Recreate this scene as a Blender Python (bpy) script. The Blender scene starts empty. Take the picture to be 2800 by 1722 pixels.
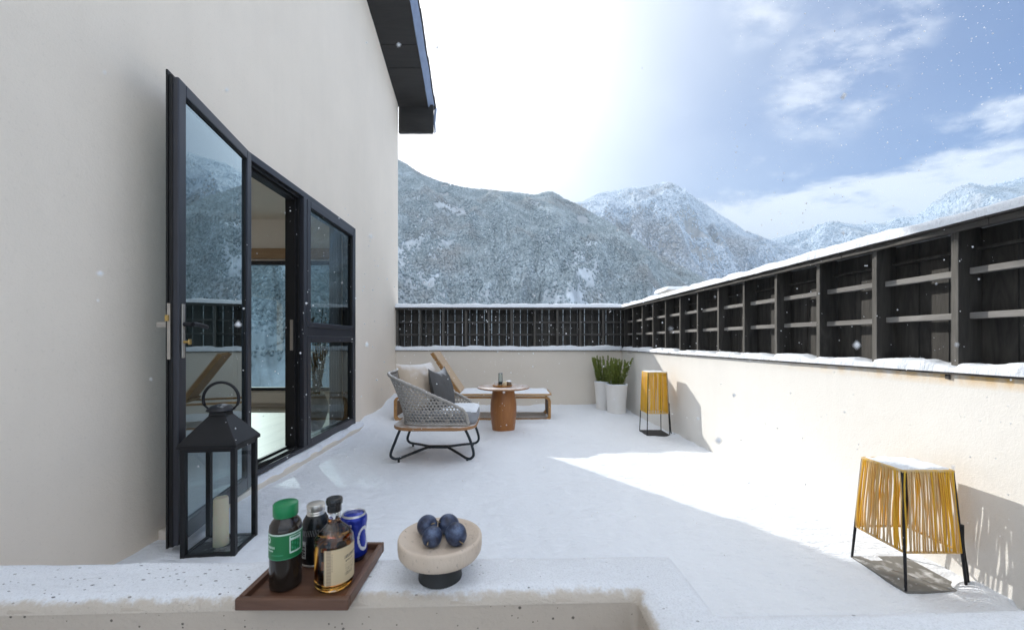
import bpy, math, random
import numpy as np
from mathutils import Vector, Matrix, Quaternion

random.seed(7)
rng = np.random.default_rng(11)
R = math.radians
scene = bpy.context.scene
col = scene.collection

# ------------------------------------------------------------------ helpers
class MB:
    """collects shapes and links them as ONE mesh object"""
    def __init__(s):
        s.v = []; s.f = []; s.m = []; s.mi = 0
    def add(s, vs, fs, M=None):
        o = len(s.v)
        for p in vs:
            s.v.append(tuple(M @ Vector(p)) if M else tuple(p))
        for f in fs:
            s.f.append(tuple(i + o for i in f)); s.m.append(s.mi)
        return s
    def box(s, x0, x1, y0, y1, z0, z1, M=None):
        vs = [(x0,y0,z0),(x1,y0,z0),(x1,y1,z0),(x0,y1,z0),(x0,y0,z1),(x1,y0,z1),(x1,y1,z1),(x0,y1,z1)]
        fs = [(0,3,2,1),(4,5,6,7),(0,1,5,4),(1,2,6,5),(2,3,7,6),(3,0,4,7)]
        return s.add(vs, fs, M)
    def prism(s, poly, axis, a0, a1, M=None):
        """poly: 2D points; extruded along axis (0,1,2)"""
        n = len(poly)
        def P(p, a):
            return (a,p[0],p[1]) if axis == 0 else ((p[0],a,p[1]) if axis == 1 else (p[0],p[1],a))
        vs = [P(p,a0) for p in poly] + [P(p,a1) for p in poly]
        fs = [tuple(range(n))[::-1], tuple(range(n,2*n))] + [(i,(i+1)%n,n+(i+1)%n,n+i) for i in range(n)]
        return s.add(vs, fs, M)
    def tube(s, pts, r, seg=8, closed=False, caps=True):
        pts = [Vector(p) for p in pts]; n = len(pts)
        rr = r if isinstance(r,(list,tuple)) else [r]*n
        o = len(s.v); prev = None
        for i,p in enumerate(pts):
            if closed: t = pts[(i+1)%n]-pts[i-1]
            else: t = pts[min(i+1,n-1)]-pts[max(i-1,0)]
            if t.length < 1e-9: t = Vector((0,0,1))
            t.normalize()
            if prev is None:
                a = Vector((0,0,1)) if abs(t.z) < .9 else Vector((1,0,0))
                nrm = (a - t*a.dot(t)).normalized()
            else:
                nrm = prev - t*prev.dot(t)
                nrm = nrm.normalized() if nrm.length > 1e-6 else prev
            prev = nrm; b = t.cross(nrm)
            for k in range(seg):
                an = 2*math.pi*k/seg
                s.v.append(tuple(p + (nrm*math.cos(an)+b*math.sin(an))*rr[i]))
        m = n if closed else n-1
        for i in range(m):
            j = (i+1)%n
            for k in range(seg):
                k2 = (k+1)%seg
                s.f.append((o+i*seg+k,o+i*seg+k2,o+j*seg+k2,o+j*seg+k)); s.m.append(s.mi)
        if caps and not closed:
            s.f.append(tuple(o+k for k in range(seg))[::-1]); s.m.append(s.mi)
            s.f.append(tuple(o+(n-1)*seg+k for k in range(seg))); s.m.append(s.mi)
        return s
    def lathe(s, prof, seg=48, c=(0,0,0), matf=None, M=None, sx=1, sy=1):
        """prof: (r,z) list bottom to top"""
        o = len(s.v); n = len(prof)
        for (r,z) in prof:
            for k in range(seg):
                a = 2*math.pi*k/seg
                p = Vector((c[0]+r*math.cos(a)*sx, c[1]+r*math.sin(a)*sy, c[2]+z))
                s.v.append(tuple(M @ p) if M else tuple(p))
        for i in range(n-1):
            for k in range(seg):
                k2 = (k+1)%seg
                s.f.append((o+i*seg+k,o+i*seg+k2,o+(i+1)*seg+k2,o+(i+1)*seg+k))
                s.m.append(matf(2*math.pi*(k+.5)/seg,(prof[i][1]+prof[i+1][1])/2) if matf else s.mi)
        if prof[0][0] > 1e-6: s.f.append(tuple(o+k for k in range(seg))[::-1]); s.m.append(s.mi)
        if prof[-1][0] > 1e-6: s.f.append(tuple(o+(n-1)*seg+k for k in range(seg))); s.m.append(s.mi)
        return s
    def build(s, name, mat, parent=None, smooth=False, bevel=0, local=False, solid=0, bseg=2, shade=None):
        off = Vector((0,0,0))
        if parent is not None and not local: off = Vector(parent['_wl']) if '_wl' in parent else Vector((0,0,0))
        me = bpy.data.meshes.new(name)
        me.from_pydata([(p[0]-off.x,p[1]-off.y,p[2]-off.z) for p in s.v], [], s.f)
        mats = mat if isinstance(mat,(list,tuple)) else [mat]
        for m in mats: me.materials.append(m)
        if len(mats) > 1: me.polygons.foreach_set('material_index', s.m)
        me.validate(); me.update()
        o = bpy.data.objects.new(name, me); col.objects.link(o)
        if smooth:
            me.polygons.foreach_set('use_smooth',[True]*len(me.polygons))
            if smooth is not True and hasattr(me,'set_sharp_from_angle'): me.set_sharp_from_angle(angle=R(smooth))
        if bevel:
            b = o.modifiers.new('bevel','BEVEL'); b.width = bevel; b.segments = bseg; b.limit_method = 'ANGLE'; b.angle_limit = R(40)
        if solid:
            b = o.modifiers.new('solid','SOLIDIFY'); b.thickness = solid; b.offset = 0
        if parent is not None:
            o.parent = parent
            o['_wl'] = list(off)
        return o

def thing(name, label, cat, loc=(0,0,0), group=None, rz=0):
    o = bpy.data.objects.new(name, None); col.objects.link(o)
    o.empty_display_size = .1
    o.location = loc; o.rotation_euler = (0,0,rz); o['_wl'] = list(loc)
    o['label'] = label; o['category'] = cat
    if group: o['group'] = group
    return o
def tag(o, label, cat, group=None):
    o['label'] = label; o['category'] = cat
    if group: o['group'] = group
    return o
def struct(o, kind='structure'):
    o['kind'] = kind; return o
def catmull(pts, n=8, closed=False):
    P = [Vector(p) for p in pts]; out = []; L = len(P)
    rng_ = range(L) if closed else range(L-1)
    for i in rng_:
        p0 = P[i-1] if (closed or i>0) else P[0]*2-P[1]
        p1 = P[i]; p2 = P[(i+1)%L]
        p3 = P[(i+2)%L] if (closed or i+2<L) else P[-1]*2-P[-2]
        for k in range(n):
            t = k/n
            out.append(.5*((2*p1)+(p2-p0)*t+(2*p0-5*p1+4*p2-p3)*t*t+(-p0+3*p1-3*p2+p3)*t**3))
    if not closed: out.append(P[-1])
    return out
def np_mesh(name, V, F, mat, smooth=False):
    me = bpy.data.meshes.new(name)
    V = np.asarray(V,np.float32); F = np.asarray(F,np.int32)
    k = F.shape[1]
    me.vertices.add(len(V)); me.vertices.foreach_set('co',V.ravel())
    me.loops.add(F.size); me.loops.foreach_set('vertex_index',F.ravel())
    me.polygons.add(len(F)); me.polygons.foreach_set('loop_start',np.arange(len(F),dtype=np.int32)*k)
    me.polygons.foreach_set('loop_total',np.full(len(F),k,np.int32))
    if smooth: me.polygons.foreach_set('use_smooth',np.ones(len(F),bool))
    me.materials.append(mat); me.update(calc_edges=True); me.validate()
    o = bpy.data.objects.new(name,me); col.objects.link(o); return o
def _hash(ix, iy, seed):
    h = (ix.astype(np.int64)*374761393 + iy.astype(np.int64)*668265263 + seed*974634777) & 0xffffffff
    h = ((h ^ (h>>13))*1274126177) & 0xffffffff
    h = h ^ (h>>16)
    return (h & 0xffff)/65535.0
def vnoise(x, y, seed=0):
    x = np.asarray(x,float); y = np.asarray(y,float)
    ix = np.floor(x); iy = np.floor(y); fx = x-ix; fy = y-iy
    fx = fx*fx*fx*(fx*(fx*6-15)+10); fy = fy*fy*fy*(fy*(fy*6-15)+10)
    a=_hash(ix,iy,seed); b=_hash(ix+1,iy,seed); c=_hash(ix,iy+1,seed); d=_hash(ix+1,iy+1,seed)
    return (a*(1-fx)+b*fx)*(1-fy)+(c*(1-fx)+d*fx)*fy
def fbm(x, y, o=5, seed=0, ridged=False, gain=.5):
    s = 0; a = 1; n = 0
    for k in range(o):
        v = vnoise(np.asarray(x)*2**k, np.asarray(y)*2**k, seed+k*17)
        if ridged: v = 1-np.abs(2*v-1)
        s = s + a*v; n += a; a *= gain
    return s/n

# ------------------------------------------------------------------ materials
def new_mat(name):
    m = bpy.data.materials.new(name); m.use_nodes = True
    nt = m.node_tree; b = nt.nodes['Principled BSDF']
    return m, nt, b
def nd(nt, t, **kw):
    n = nt.nodes.new(t)
    for k,v in kw.items():
        if k.startswith('i_'): n.inputs[k[2:].replace('_',' ')].default_value = v
        else: setattr(n,k,v)
    return n
def noise(nt, scale, detail=4, rough=.55, stretch=None, coord='Object', dist=0):
    tc = nd(nt,'ShaderNodeTexCoord'); src = tc.outputs[coord]
    if stretch:
        mp = nd(nt,'ShaderNodeMapping'); mp.inputs['Scale'].default_value = stretch
        nt.links.new(src, mp.inputs['Vector']); src = mp.outputs['Vector']
    n = nd(nt,'ShaderNodeTexNoise'); n.inputs['Scale'].default_value = scale
    n.inputs['Detail'].default_value = detail; n.inputs['Roughness'].default_value = rough
    n.inputs['Distortion'].default_value = dist
    nt.links.new(src, n.inputs['Vector']); return n.outputs['Fac']
def ramp(nt, fac, stops, mode='LINEAR'):
    r = nd(nt,'ShaderNodeValToRGB'); cr = r.color_ramp; cr.interpolation = mode
    while len(cr.elements) < len(stops): cr.elements.new(.5)
    for e,(p,c) in zip(cr.elements,stops):
        e.position = p; e.color = (c[0],c[1],c[2],1) if isinstance(c,(tuple,list)) else (c,c,c,1)
    nt.links.new(fac, r.inputs['Fac']); return r.outputs['Color']
def mixc(nt, fac, a, b, mode='MIX'):
    m = nd(nt,'ShaderNodeMix'); m.data_type = 'RGBA'; m.blend_type = mode
    for sock,v in ((m.inputs[0],fac),(m.inputs[6],a),(m.inputs[7],b)):
        if hasattr(v,'links'): nt.links.new(v,sock)
        elif isinstance(v,(tuple,list)): sock.default_value = (v[0],v[1],v[2],1)
        else: sock.default_value = v
    return m.outputs[2]
def mth(nt, op, a, b=None, clamp=False):
    m = nd(nt,'ShaderNodeMath'); m.operation = op; m.use_clamp = clamp
    for s,v in ((m.inputs[0],a),(m.inputs[1],b)):
        if v is None: continue
        if hasattr(v,'links'): nt.links.new(v,s)
        else: s.default_value = v
    return m.outputs[0]
def bump(nt, bsdf, h, strength=.3, dist=.01, prev=None):
    b = nd(nt,'ShaderNodeBump'); b.inputs['Strength'].default_value = strength; b.inputs['Distance'].default_value = dist
    nt.links.new(h, b.inputs['Height'])
    if prev: nt.links.new(prev, b.inputs['Normal'])
    nt.links.new(b.outputs['Normal'], bsdf.inputs['Normal']); return b.outputs['Normal']
def snow_dust(nt, base, lo=.55, hi=.85, nscale=40, amt=.9, coord='Object'):
    """snow lying where the surface faces up"""
    g = nd(nt,'ShaderNodeNewGeometry'); sp = nd(nt,'ShaderNodeSeparateXYZ')
    nt.links.new(g.outputs['Normal'], sp.inputs[0])
    n = noise(nt, nscale, 3, .6, coord=coord)
    v = mth(nt,'ADD',sp.outputs['Z'],mth(nt,'MULTIPLY',mth(nt,'SUBTRACT',n,.5),.9))
    mr = nd(nt,'ShaderNodeMapRange'); mr.inputs['From Min'].default_value = lo; mr.inputs['From Max'].default_value = hi; mr.inputs['To Max'].default_value = amt
    nt.links.new(v, mr.inputs['Value'])
    return mixc(nt, mr.outputs['Result'], base, (.84,.86,.89))
def simple(name, c, rough=.5, metal=0, var=0, vscale=8, bs=0, bscale=60, bdist=.004, spec=.5, stretch=None, dust=None, coat=0):
    m, nt, b = new_mat(name)
    b.inputs['Roughness'].default_value = rough; b.inputs['Metallic'].default_value = metal
    b.inputs['Specular IOR Level'].default_value = spec
    if coat: b.inputs['Coat Weight'].default_value = coat
    base = c
    if var:
        n = noise(nt, vscale, 5, .6, stretch)
        base = mixc(nt, n, tuple(max(0,x*(1-var)) for x in c), tuple(min(1,x*(1+var)) for x in c))
    if dust: base = snow_dust(nt, base, *dust)
    if hasattr(base,'links'): nt.links.new(base, b.inputs['Base Color'])
    else: b.inputs['Base Color'].default_value = (*c,1)
    if bs: bump(nt, b, noise(nt, bscale, 5, .6, stretch), bs, bdist)
    return m

def m_snow(name, fine=90, s1=.35, s2=.35, tint=(.83,.87,.93), specks=0, debris=None):
    m, nt, b = new_mat(name)
    b.inputs['Roughness'].default_value = .75; b.inputs['Specular IOR Level'].default_value = .25
    n = noise(nt, 5, 4, .6)
    base = mixc(nt, n, tuple(x*.965 for x in tint), tint)
    if specks:
        # scattered dark grit and little thaw pits lying in the snow
        tc = nd(nt,'ShaderNodeTexCoord'); mp = nd(nt,'ShaderNodeMapping')
        mp.inputs['Rotation'].default_value = (0,0,R(-28)); mp.inputs['Scale'].default_value = (62,118,60)
        nt.links.new(tc.outputs['Object'],mp.inputs['Vector'])
        v = nd(nt,'ShaderNodeTexVoronoi'); v.inputs['Scale'].default_value = 1; nt.links.new(mp.outputs['Vector'],v.inputs['Vector'])
        sep = nd(nt,'ShaderNodeSeparateColor'); nt.links.new(v.outputs['Color'],sep.inputs[0])
        size = mth(nt,'MULTIPLY',mth(nt,'POWER',sep.outputs[0],1.8),.33)
        on = mth(nt,'LESS_THAN',v.outputs['Distance'],size)
        sx_ = nd(nt,'ShaderNodeSeparateXYZ'); nt.links.new(tc.outputs['Object'],sx_.inputs[0])
        gr = nd(nt,'ShaderNodeMapRange'); gr.inputs['From Min'].default_value=.25; gr.inputs['From Max'].default_value=-.5; gr.inputs['To Min'].default_value=.10; gr.inputs['To Max'].default_value=specks; nt.links.new(sx_.outputs['X'],gr.inputs['Value'])
        patch = ramp(nt, noise(nt,2.2,2,.5), [(.30,.0),(.45,1.0)])
        on = mth(nt,'MULTIPLY',on,mth(nt,'MULTIPLY',patch,mth(nt,'LESS_THAN',sep.outputs[1],gr.outputs['Result'])))
        base = mixc(nt, mth(nt,'MULTIPLY',on,.85), base, (.09,.085,.09))
    nt.links.new(base, b.inputs['Base Color'])
    p = bump(nt, b, noise(nt, 9, 5, .65, (1,2.2,1)), s1, .05)
    bump(nt, b, noise(nt, fine, 3, .7), s2, .006, p)
    return m

def m_snow_thin(name, plaster):
    """thin granular snow that gives out towards the edge of the ledge (point attribute 'cover')"""
    m = m_snow(name, fine=150, s1=.35, s2=.75, tint=(.80,.825,.865), specks=.62)
    nt = m.node_tree; b = nt.nodes['Principled BSDF']
    link = b.inputs['Base Color'].links[0]; base = link.from_socket; nt.links.remove(link)
    at = nd(nt,'ShaderNodeAttribute'); at.attribute_name = 'cover'
    n = noise(nt, 30, 5, .7)
    f = mth(nt,'ADD',at.outputs['Fac'],mth(nt,'MULTIPLY',mth(nt,'SUBTRACT',n,.5),1.15))
    mr = nd(nt,'ShaderNodeMapRange'); mr.interpolation_type='SMOOTHSTEP'; mr.inputs['From Min'].default_value=.16; mr.inputs['From Max'].default_value=.62
    nt.links.new(f,mr.inputs['Value'])
    n2 = ramp(nt, noise(nt,230,3,.7), [(.36,.86),(.50,1.0)])
    base = mixc(nt,1.0,base,n2,'MULTIPLY')
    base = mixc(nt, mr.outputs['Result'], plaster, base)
    nt.links.new(base,b.inputs['Base Color']); return m

def m_plaster(name, c, yellow=False, specks=False, bs=.25):
    m, nt, b = new_mat(name)
    b.inputs['Roughness'].default_value = .92; b.inputs['Specular IOR Level'].default_value = .15
    n = noise(nt, 1.1, 5, .6)
    base = mixc(nt, n, tuple(x*.89 for x in c), tuple(min(1,x*1.05) for x in c))
    n2 = ramp(nt, noise(nt, 55, 4, .7), [(.30,.93),(.42,1.0)])
    base = mixc(nt, 1.0, base, n2, 'MULTIPLY')
    n3 = ramp(nt, noise(nt, 3.0, 3, .5, (.25,3,.22)), [(.3,.985),(.6,1.0)])
    base = mixc(nt, 1.0, base, n3, 'MULTIPLY')
    if specks:
        tc = nd(nt,'ShaderNodeTexCoord')
        v = nd(nt,'ShaderNodeTexVoronoi'); v.inputs['Scale'].default_value = 62; nt.links.new(tc.outputs['Object'],v.inputs['Vector'])
        sep = nd(nt,'ShaderNodeSeparateColor'); nt.links.new(v.outputs['Color'],sep.inputs[0])
        on = mth(nt,'LESS_THAN',v.outputs['Distance'],mth(nt,'MULTIPLY',mth(nt,'POWER',sep.outputs[0],2.6),.24))
        base = mixc(nt, mth(nt,'MULTIPLY',on,.8), base, (.05,.045,.04))
    if yellow:
        # patchy yellow band below the coping
        tc = nd(nt,'ShaderNodeTexCoord'); sp = nd(nt,'ShaderNodeSeparateXYZ'); nt.links.new(tc.outputs['Object'],sp.inputs[0])
        f = nd(nt,'ShaderNodeMapRange'); f.inputs['From Min'].default_value=.885; f.inputs['From Max'].default_value=.945
        nt.links.new(sp.outputs['Z'],f.inputs['Value'])
        nn = ramp(nt, noise(nt,7,4,.6,(1,1,.4)), [(.36,0.0),(.54,1.0)])
        f2 = nd(nt,'ShaderNodeMapRange'); f2.inputs['From Min'].default_value=3.2; f2.inputs['From Max'].default_value=1.6
        nt.links.new(sp.outputs['Y'],f2.inputs['Value'])
        fac = mth(nt,'MULTIPLY',mth(nt,'MULTIPLY',f.outputs['Result'],nn),f2.outputs['Result'])
        base = mixc(nt, mth(nt,'MULTIPLY',fac,.95), base, (.74,.42,.05))
    nt.links.new(base, b.inputs['Base Color'])
    p = bump(nt, b, noise(nt, 14, 4, .6), bs*.6, .012)
    bump(nt, b, noise(nt, 95, 3, .75), bs*1.15, .005, p)
    return m

def m_wood(name, c1, c2, axis='X', scale=10, rough=.5, ring=7, bs=.15, dust=None, dark=None):
    m, nt, b = new_mat(name)
    b.inputs['Roughness'].default_value = rough
    st = {'X':(.12,1,1),'Y':(1,.12,1),'Z':(1,1,.12)}[axis]
    n = noise(nt, scale, 6, .65, st, dist=1.2)
    base = ramp(nt, n, [(.3,c1),(.68,c2)])
    n2 = noise(nt, scale*ring, 3, .6, st)
    base = mixc(nt, mth(nt,'MULTIPLY',n2,.45), base, tuple(x*.55 for x in c1))
    if dust: base = snow_dust(nt, base, *dust)
    nt.links.new(base, b.inputs['Base Color'])
    bump(nt, b, n2, bs, .003)
    return m

def m_glass_sheet(name, tint, boost=2.0, rough=0.0):
    """window pane: transmits (tinted) and reflects by Fresnel; two sheets' worth of reflection"""
    m, nt, b = new_mat(name); nt.nodes.remove(b)
    out = [n for n in nt.nodes if n.type == 'OUTPUT_MATERIAL'][0]
    tr = nd(nt,'ShaderNodeBsdfTransparent'); tr.inputs['Color'].default_value = (*tint,1)
    gl = nd(nt,'ShaderNodeBsdfGlossy'); gl.inputs['Roughness'].default_value = rough; gl.inputs['Color'].default_value=(.80,.93,.96,1)
    fr = nd(nt,'ShaderNodeFresnel'); fr.inputs['IOR'].default_value = 1.52
    f = mth(nt,'MULTIPLY',fr.outputs[0],boost,True)
    mx = nd(nt,'ShaderNodeMixShader'); nt.links.new(f,mx.inputs[0]); nt.links.new(tr.outputs[0],mx.inputs[1]); nt.links.new(gl.outputs[0],mx.inputs[2])
    nt.links.new(mx.outputs[0],out.inputs['Surface']); return m

def m_glass(name, c=(1,1,1), ior=1.45, rough=0):
    m, nt, b = new_mat(name)
    b.inputs['Base Color'].default_value = (*c,1); b.inputs['Transmission Weight'].default_value = 1
    b.inputs['IOR'].default_value = ior; b.inputs['Roughness'].default_value = rough
    return m

M = {}
M['snow'] = m_snow('snow',fine=75,s1=.55,s2=.6)
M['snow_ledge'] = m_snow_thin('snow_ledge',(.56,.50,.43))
M['snow_fluffy'] = m_snow('snow_fluffy', fine=70, s1=.5, s2=.6)
m, nt, b = new_mat('flake'); out=[n for n in nt.nodes if n.type=='OUTPUT_MATERIAL'][0]
b.inputs['Base Color'].default_value=(.95,.96,.98,1); b.inputs['Roughness'].default_value=.9
tr_=nd(nt,'ShaderNodeBsdfTranslucent'); tr_.inputs['Color'].default_value=(.95,.96,.98,1); mx_=nd(nt,'ShaderNodeMixShader'); mx_.inputs[0].default_value=.5
nt.links.new(b.outputs[0],mx_.inputs[1]); nt.links.new(tr_.outputs[0],mx_.inputs[2]); nt.links.new(mx_.outputs[0],out.inputs['Surface']); M['flake']=m
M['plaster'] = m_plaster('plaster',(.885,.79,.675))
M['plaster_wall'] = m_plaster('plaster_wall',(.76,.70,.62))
M['plaster_yellow_top'] = m_plaster('plaster_yellow_top',(.86,.84,.80),yellow=True)
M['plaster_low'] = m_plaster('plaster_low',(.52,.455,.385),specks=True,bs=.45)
M['fence'] = m_wood('charred_wood',(.013,.012,.011),(.078,.072,.064),'Z',14,.75,6,.5)
M['fence_post_lit'] = m_wood('sunlit_post_front',(.07,.066,.06),(.18,.17,.155),'Z',14,.8,6,.6)  # post fronts only: sunlight put into a paler wood colour
M['fence_rail'] = m_wood('pale_rail',(.17,.16,.15),(.34,.33,.315),'Y',14,.8,6,.5)
M['fence_rail_x'] = m_wood('dark_rail_x',(.05,.047,.044),(.10,.095,.09),'X',14,.8,6,.5)  # far fence rails, much darker than the right fence's
M['coping'] = simple('coping',(.06,.055,.05),.7,var=.4,vscale=12,bs=.4)
M['alu'] = simple('aluminium_frame',(.040,.042,.052),.38,.35,var=.12,vscale=5,bs=.03,bscale=200)
M['alu_black'] = simple('black_profile',(.010,.010,.011),.5,.2,var=.3,vscale=20)
M['rubber'] = simple('rubber',(.008,.008,.008),.6)
M['brass'] = simple('brass',(.55,.38,.14),.3,.9)
M['steel'] = simple('brushed_steel',(.42,.39,.35),.4,.8,var=.15,vscale=30)
M['pane_door'] = m_glass_sheet('pane_door',(.15,.22,.24),3.4)
M['pane_window'] = m_glass_sheet('pane_window',(.62,.70,.72),1.15)
M['pane_end'] = m_glass_sheet('pane_end',(.35,.45,.47),1.4)
M['pane_lantern'] = m_glass_sheet('pane_lantern',(.94,.96,.97),.8)
M['soffit'] = m_wood('soffit_boards',(.012,.012,.012),(.03,.028,.027),'X',9,.7,5,.5)
M['fascia'] = simple('fascia_metal',(.23,.28,.39),.45,.3,var=.25,vscale=9,bs=.3,bscale=14,bdist=.02)
M['tile'] = simple('roof_tile',(.03,.03,.03),.8,var=.3)
M['room_wall'] = simple('room_wall',(.80,.74,.65),.9,var=.04)
M['room_floor'] = m_wood('room_floor',(.42,.36,.28),(.58,.52,.42),'Y',5,.4,5,.05)
M['oak'] = m_wood('oak_trim',(.36,.22,.11),(.48,.31,.16),'X',6,.5)
M['curtain'] = simple('curtain',(.30,.30,.31),.9,var=.15,vscale=3,stretch=(1,30,1))
M['iron'] = simple('lantern_iron',(.018,.019,.022),.45,.5,var=.2,vscale=20,bs=.08,bscale=90)
M['wax'] = simple('wax',(.90,.83,.62),.5)
M['wax'].node_tree.nodes['Principled BSDF'].inputs['Subsurface Weight'].default_value = .4
M['walnut'] = m_wood('walnut',(.085,.038,.022),(.17,.085,.052),'X',16,.45,6,.12)
M['walnut_y'] = m_wood('walnut_y',(.085,.038,.022),(.17,.085,.052),'Y',16,.45,6,.12)
M['teak'] = m_wood('teak',(.28,.135,.055),(.42,.22,.10),'X',8,.5,6,.1)
M['teak_dusted'] = m_wood('teak_dusted',(.30,.15,.06),(.42,.22,.10),'X',8,.5,6,.1,dust=(.75,1.1,14,.75))
M['barrel'] = m_wood('barrel_wood',(.25,.085,.020),(.43,.175,.045),'Z',7,.35,6,.08)
M['bamboo'] = m_wood('bamboo_ply',(.42,.25,.11),(.58,.38,.19),'X',9,.5,6,.1)
M['bamboo_edge'] = m_wood('bamboo_edge',(.34,.16,.045),(.52,.29,.10),'X',16,.5,3,.15)
M['brown_board'] = m_wood('brown_board',(.12,.075,.045),(.20,.13,.08),'X',9,.7,6,.1,dust=(.62,1.0,30,.7))
M['rope'] = simple('grey_rope',(.36,.335,.305),.9,var=.25,vscale=60,bs=.5,bscale=160,dust=(.65,1.1,50,.8))
M['leg'] = simple('dark_steel_tube',(.025,.033,.042),.4,.5,dust=(.9,1.3,50,.4))
M['cushion_beige'] = simple('cushion_beige',(.50,.41,.32),.95,var=.12,vscale=14,bs=.35,bscale=220,bdist=.003,dust=(.45,1.1,9,.8))
M['cushion_grey'] = simple('cushion_grey',(.085,.083,.083),.95,var=.2,vscale=12,bs=.35,bscale=220,bdist=.003,dust=(.6,1.2,9,.7))
M['cushion_seat'] = simple('cushion_seat',(.27,.28,.30),.95,var=.1,vscale=12,bs=.35,bscale=220,bdist=.003)
M['pot'] = simple('pot_white',(.80,.785,.76),.6,var=.05,vscale=6,bs=.08,bscale=40)
M['soil'] = simple('soil',(.03,.022,.015),.95,bs=.6,bscale=40,dust=(.6,.95,12,.9))
M['basalt'] = simple('basalt_plate',(.20,.195,.18),.85,var=.25,vscale=9,bs=.3,bscale=40,dust=(1.02,1.25,16,.9))
M['travertine'] = None
m, nt, b = new_mat('travertine'); b.inputs['Roughness'].default_value = .75
n = noise(nt,22,5,.6); base = mixc(nt,n,(.52,.42,.33),(.66,.56,.46))
pt = ramp(nt, noise(nt,130,3,.6,(1,1,.35)), [(.28,.35),(.36,1.0)]); base = mixc(nt,1.0,base,pt,'MULTIPLY')
nt.links.new(base,b.inputs['Base Color']); bump(nt,b,noise(nt,130,3,.6,(1,1,.35)),.3,.004); M['travertine'] = m
M['black_stone'] = simple('black_stone',(.018,.020,.021),.55,var=.4,vscale=30,bs=.1,bscale=80)
m, nt, b = new_mat('plum_skin'); b.inputs['Roughness'].default_value = .5
n = noise(nt,28,5,.7); base = ramp(nt,n,[(.32,(.012,.012,.022)),(.5,(.035,.05,.10)),(.68,(.12,.17,.28))])
nt.links.new(base,b.inputs['Base Color']); M['plum'] = m
M['stalk'] = simple('stalk',(.30,.22,.12),.8)
# lamp cord: slightly translucent dyed rattan
def m_cord(name, c1, c2):
    m, nt, b = new_mat(name)
    out = [n for n in nt.nodes if n.type=='OUTPUT_MATERIAL'][0]
    n = noise(nt, 34, 3, .6, (1,1,.10)); base = ramp(nt, n, [(.34,c1),(.62,c2)])
    nt.links.new(base,b.inputs['Base Color']); b.inputs['Roughness'].default_value=.6
    bump(nt,b,noise(nt,260,2,.5),.4,.003)
    t = nd(nt,'ShaderNodeBsdfTranslucent'); nt.links.new(base,t.inputs['Color'])
    mx = nd(nt,'ShaderNodeMixShader'); mx.inputs[0].default_value=.35
    nt.links.new(b.outputs[0],mx.inputs[1]); nt.links.new(t.outputs[0],mx.inputs[2]); nt.links.new(mx.outputs[0],out.inputs['Surface'])
    return m
M['cord'] = m_cord('lamp_cord',(.90,.58,.13),(.84,.68,.44))
M['cord_bright'] = m_cord('lamp_cord_bright',(.95,.64,.05),(.92,.58,.08))
M['black_wire'] = simple('black_wire',(.012,.012,.016),.5,.3)
# leaves
def m_leaf(name, c1, c2, dust=None):
    m, nt, b = new_mat(name); out=[n for n in nt.nodes if n.type=='OUTPUT_MATERIAL'][0]
    base = mixc(nt, noise(nt,30,3,.6), c1, c2)
    if dust: base = snow_dust(nt, base, *dust)
    nt.links.new(base,b.inputs['Base Color']); b.inputs['Roughness'].default_value=.45
    t = nd(nt,'ShaderNodeBsdfTranslucent'); nt.links.new(base,t.inputs['Color'])
    mx = nd(nt,'ShaderNodeMixShader'); mx.inputs[0].default_value=.3
    nt.links.new(b.outputs[0],mx.inputs[1]); nt.links.new(t.outputs[0],mx.inputs[2]); nt.links.new(mx.outputs[0],out.inputs['Surface'])
    return m
M['leaf'] = m_leaf('shrub_leaf',(.13,.18,.035),(.32,.38,.09),(1.0,1.3,60,.8))
M['dry_leaf'] = m_leaf('dry_leaf',(.20,.16,.09),(.42,.38,.28))
M['branch'] = simple('branch',(.08,.075,.04),.8,var=.3)
M['urn'] = simple('urn',(.26,.24,.22),.6,.1,var=.3,vscale=14,bs=1.0,bscale=14,bdist=.03)

# ------------------------------------------------------------------ camera
cam = bpy.data.cameras.new('camera'); co = bpy.data.objects.new('camera',cam); col.objects.link(co)
co.location = (0,0,1.1); co.rotation_euler = (R(90),0,0)
cam.sensor_width = 36; cam.lens = 14.0; cam.shift_x = .0014; cam.shift_y = .026
cam.clip_start = .05; cam.clip_end = 30000
cam.dof.use_dof=True; cam.dof.focus_distance=2.3; cam.dof.aperture_fstop=3.6
scene.camera = co

# ------------------------------------------------------------------ light and sky
SUN_EL = R(26.5)
hd = Vector((.5975,-.802,0)).normalized()
ldir = Vector((hd.x*math.cos(SUN_EL),hd.y*math.cos(SUN_EL),-math.sin(SUN_EL)))
sun = bpy.data.lights.new('sun','SUN'); sun.energy = 3.7; sun.angle = R(.5); sun.color = (1,.96,.89)
so = bpy.data.objects.new('sun',sun); col.objects.link(so)
so.rotation_euler = ldir.to_track_quat('-Z','Y').to_euler(); so.location = (-6,9,9)
SAZ = math.atan2(-hd.x,-hd.y)      # sun azimuth from +Y towards +X
w = bpy.data.worlds.new('World'); scene.world = w; w.use_nodes = True
nt = w.node_tree; bg = nt.nodes['Background']; bg.inputs['Strength'].default_value = .12
sky = nd(nt,'ShaderNodeTexSky'); sky.sky_type = 'NISHITA'; sky.sun_disc = False
sky.sun_elevation = SUN_EL; sky.sun_rotation = SAZ; sky.altitude = 2500; sky.air_density = 1.0; sky.dust_density = .4; sky.ozone_density = 1.5
tc = nd(nt,'ShaderNodeTexCoord'); sp = nd(nt,'ShaderNodeSeparateXYZ'); nt.links.new(tc.outputs['Generated'],sp.inputs[0])
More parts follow.
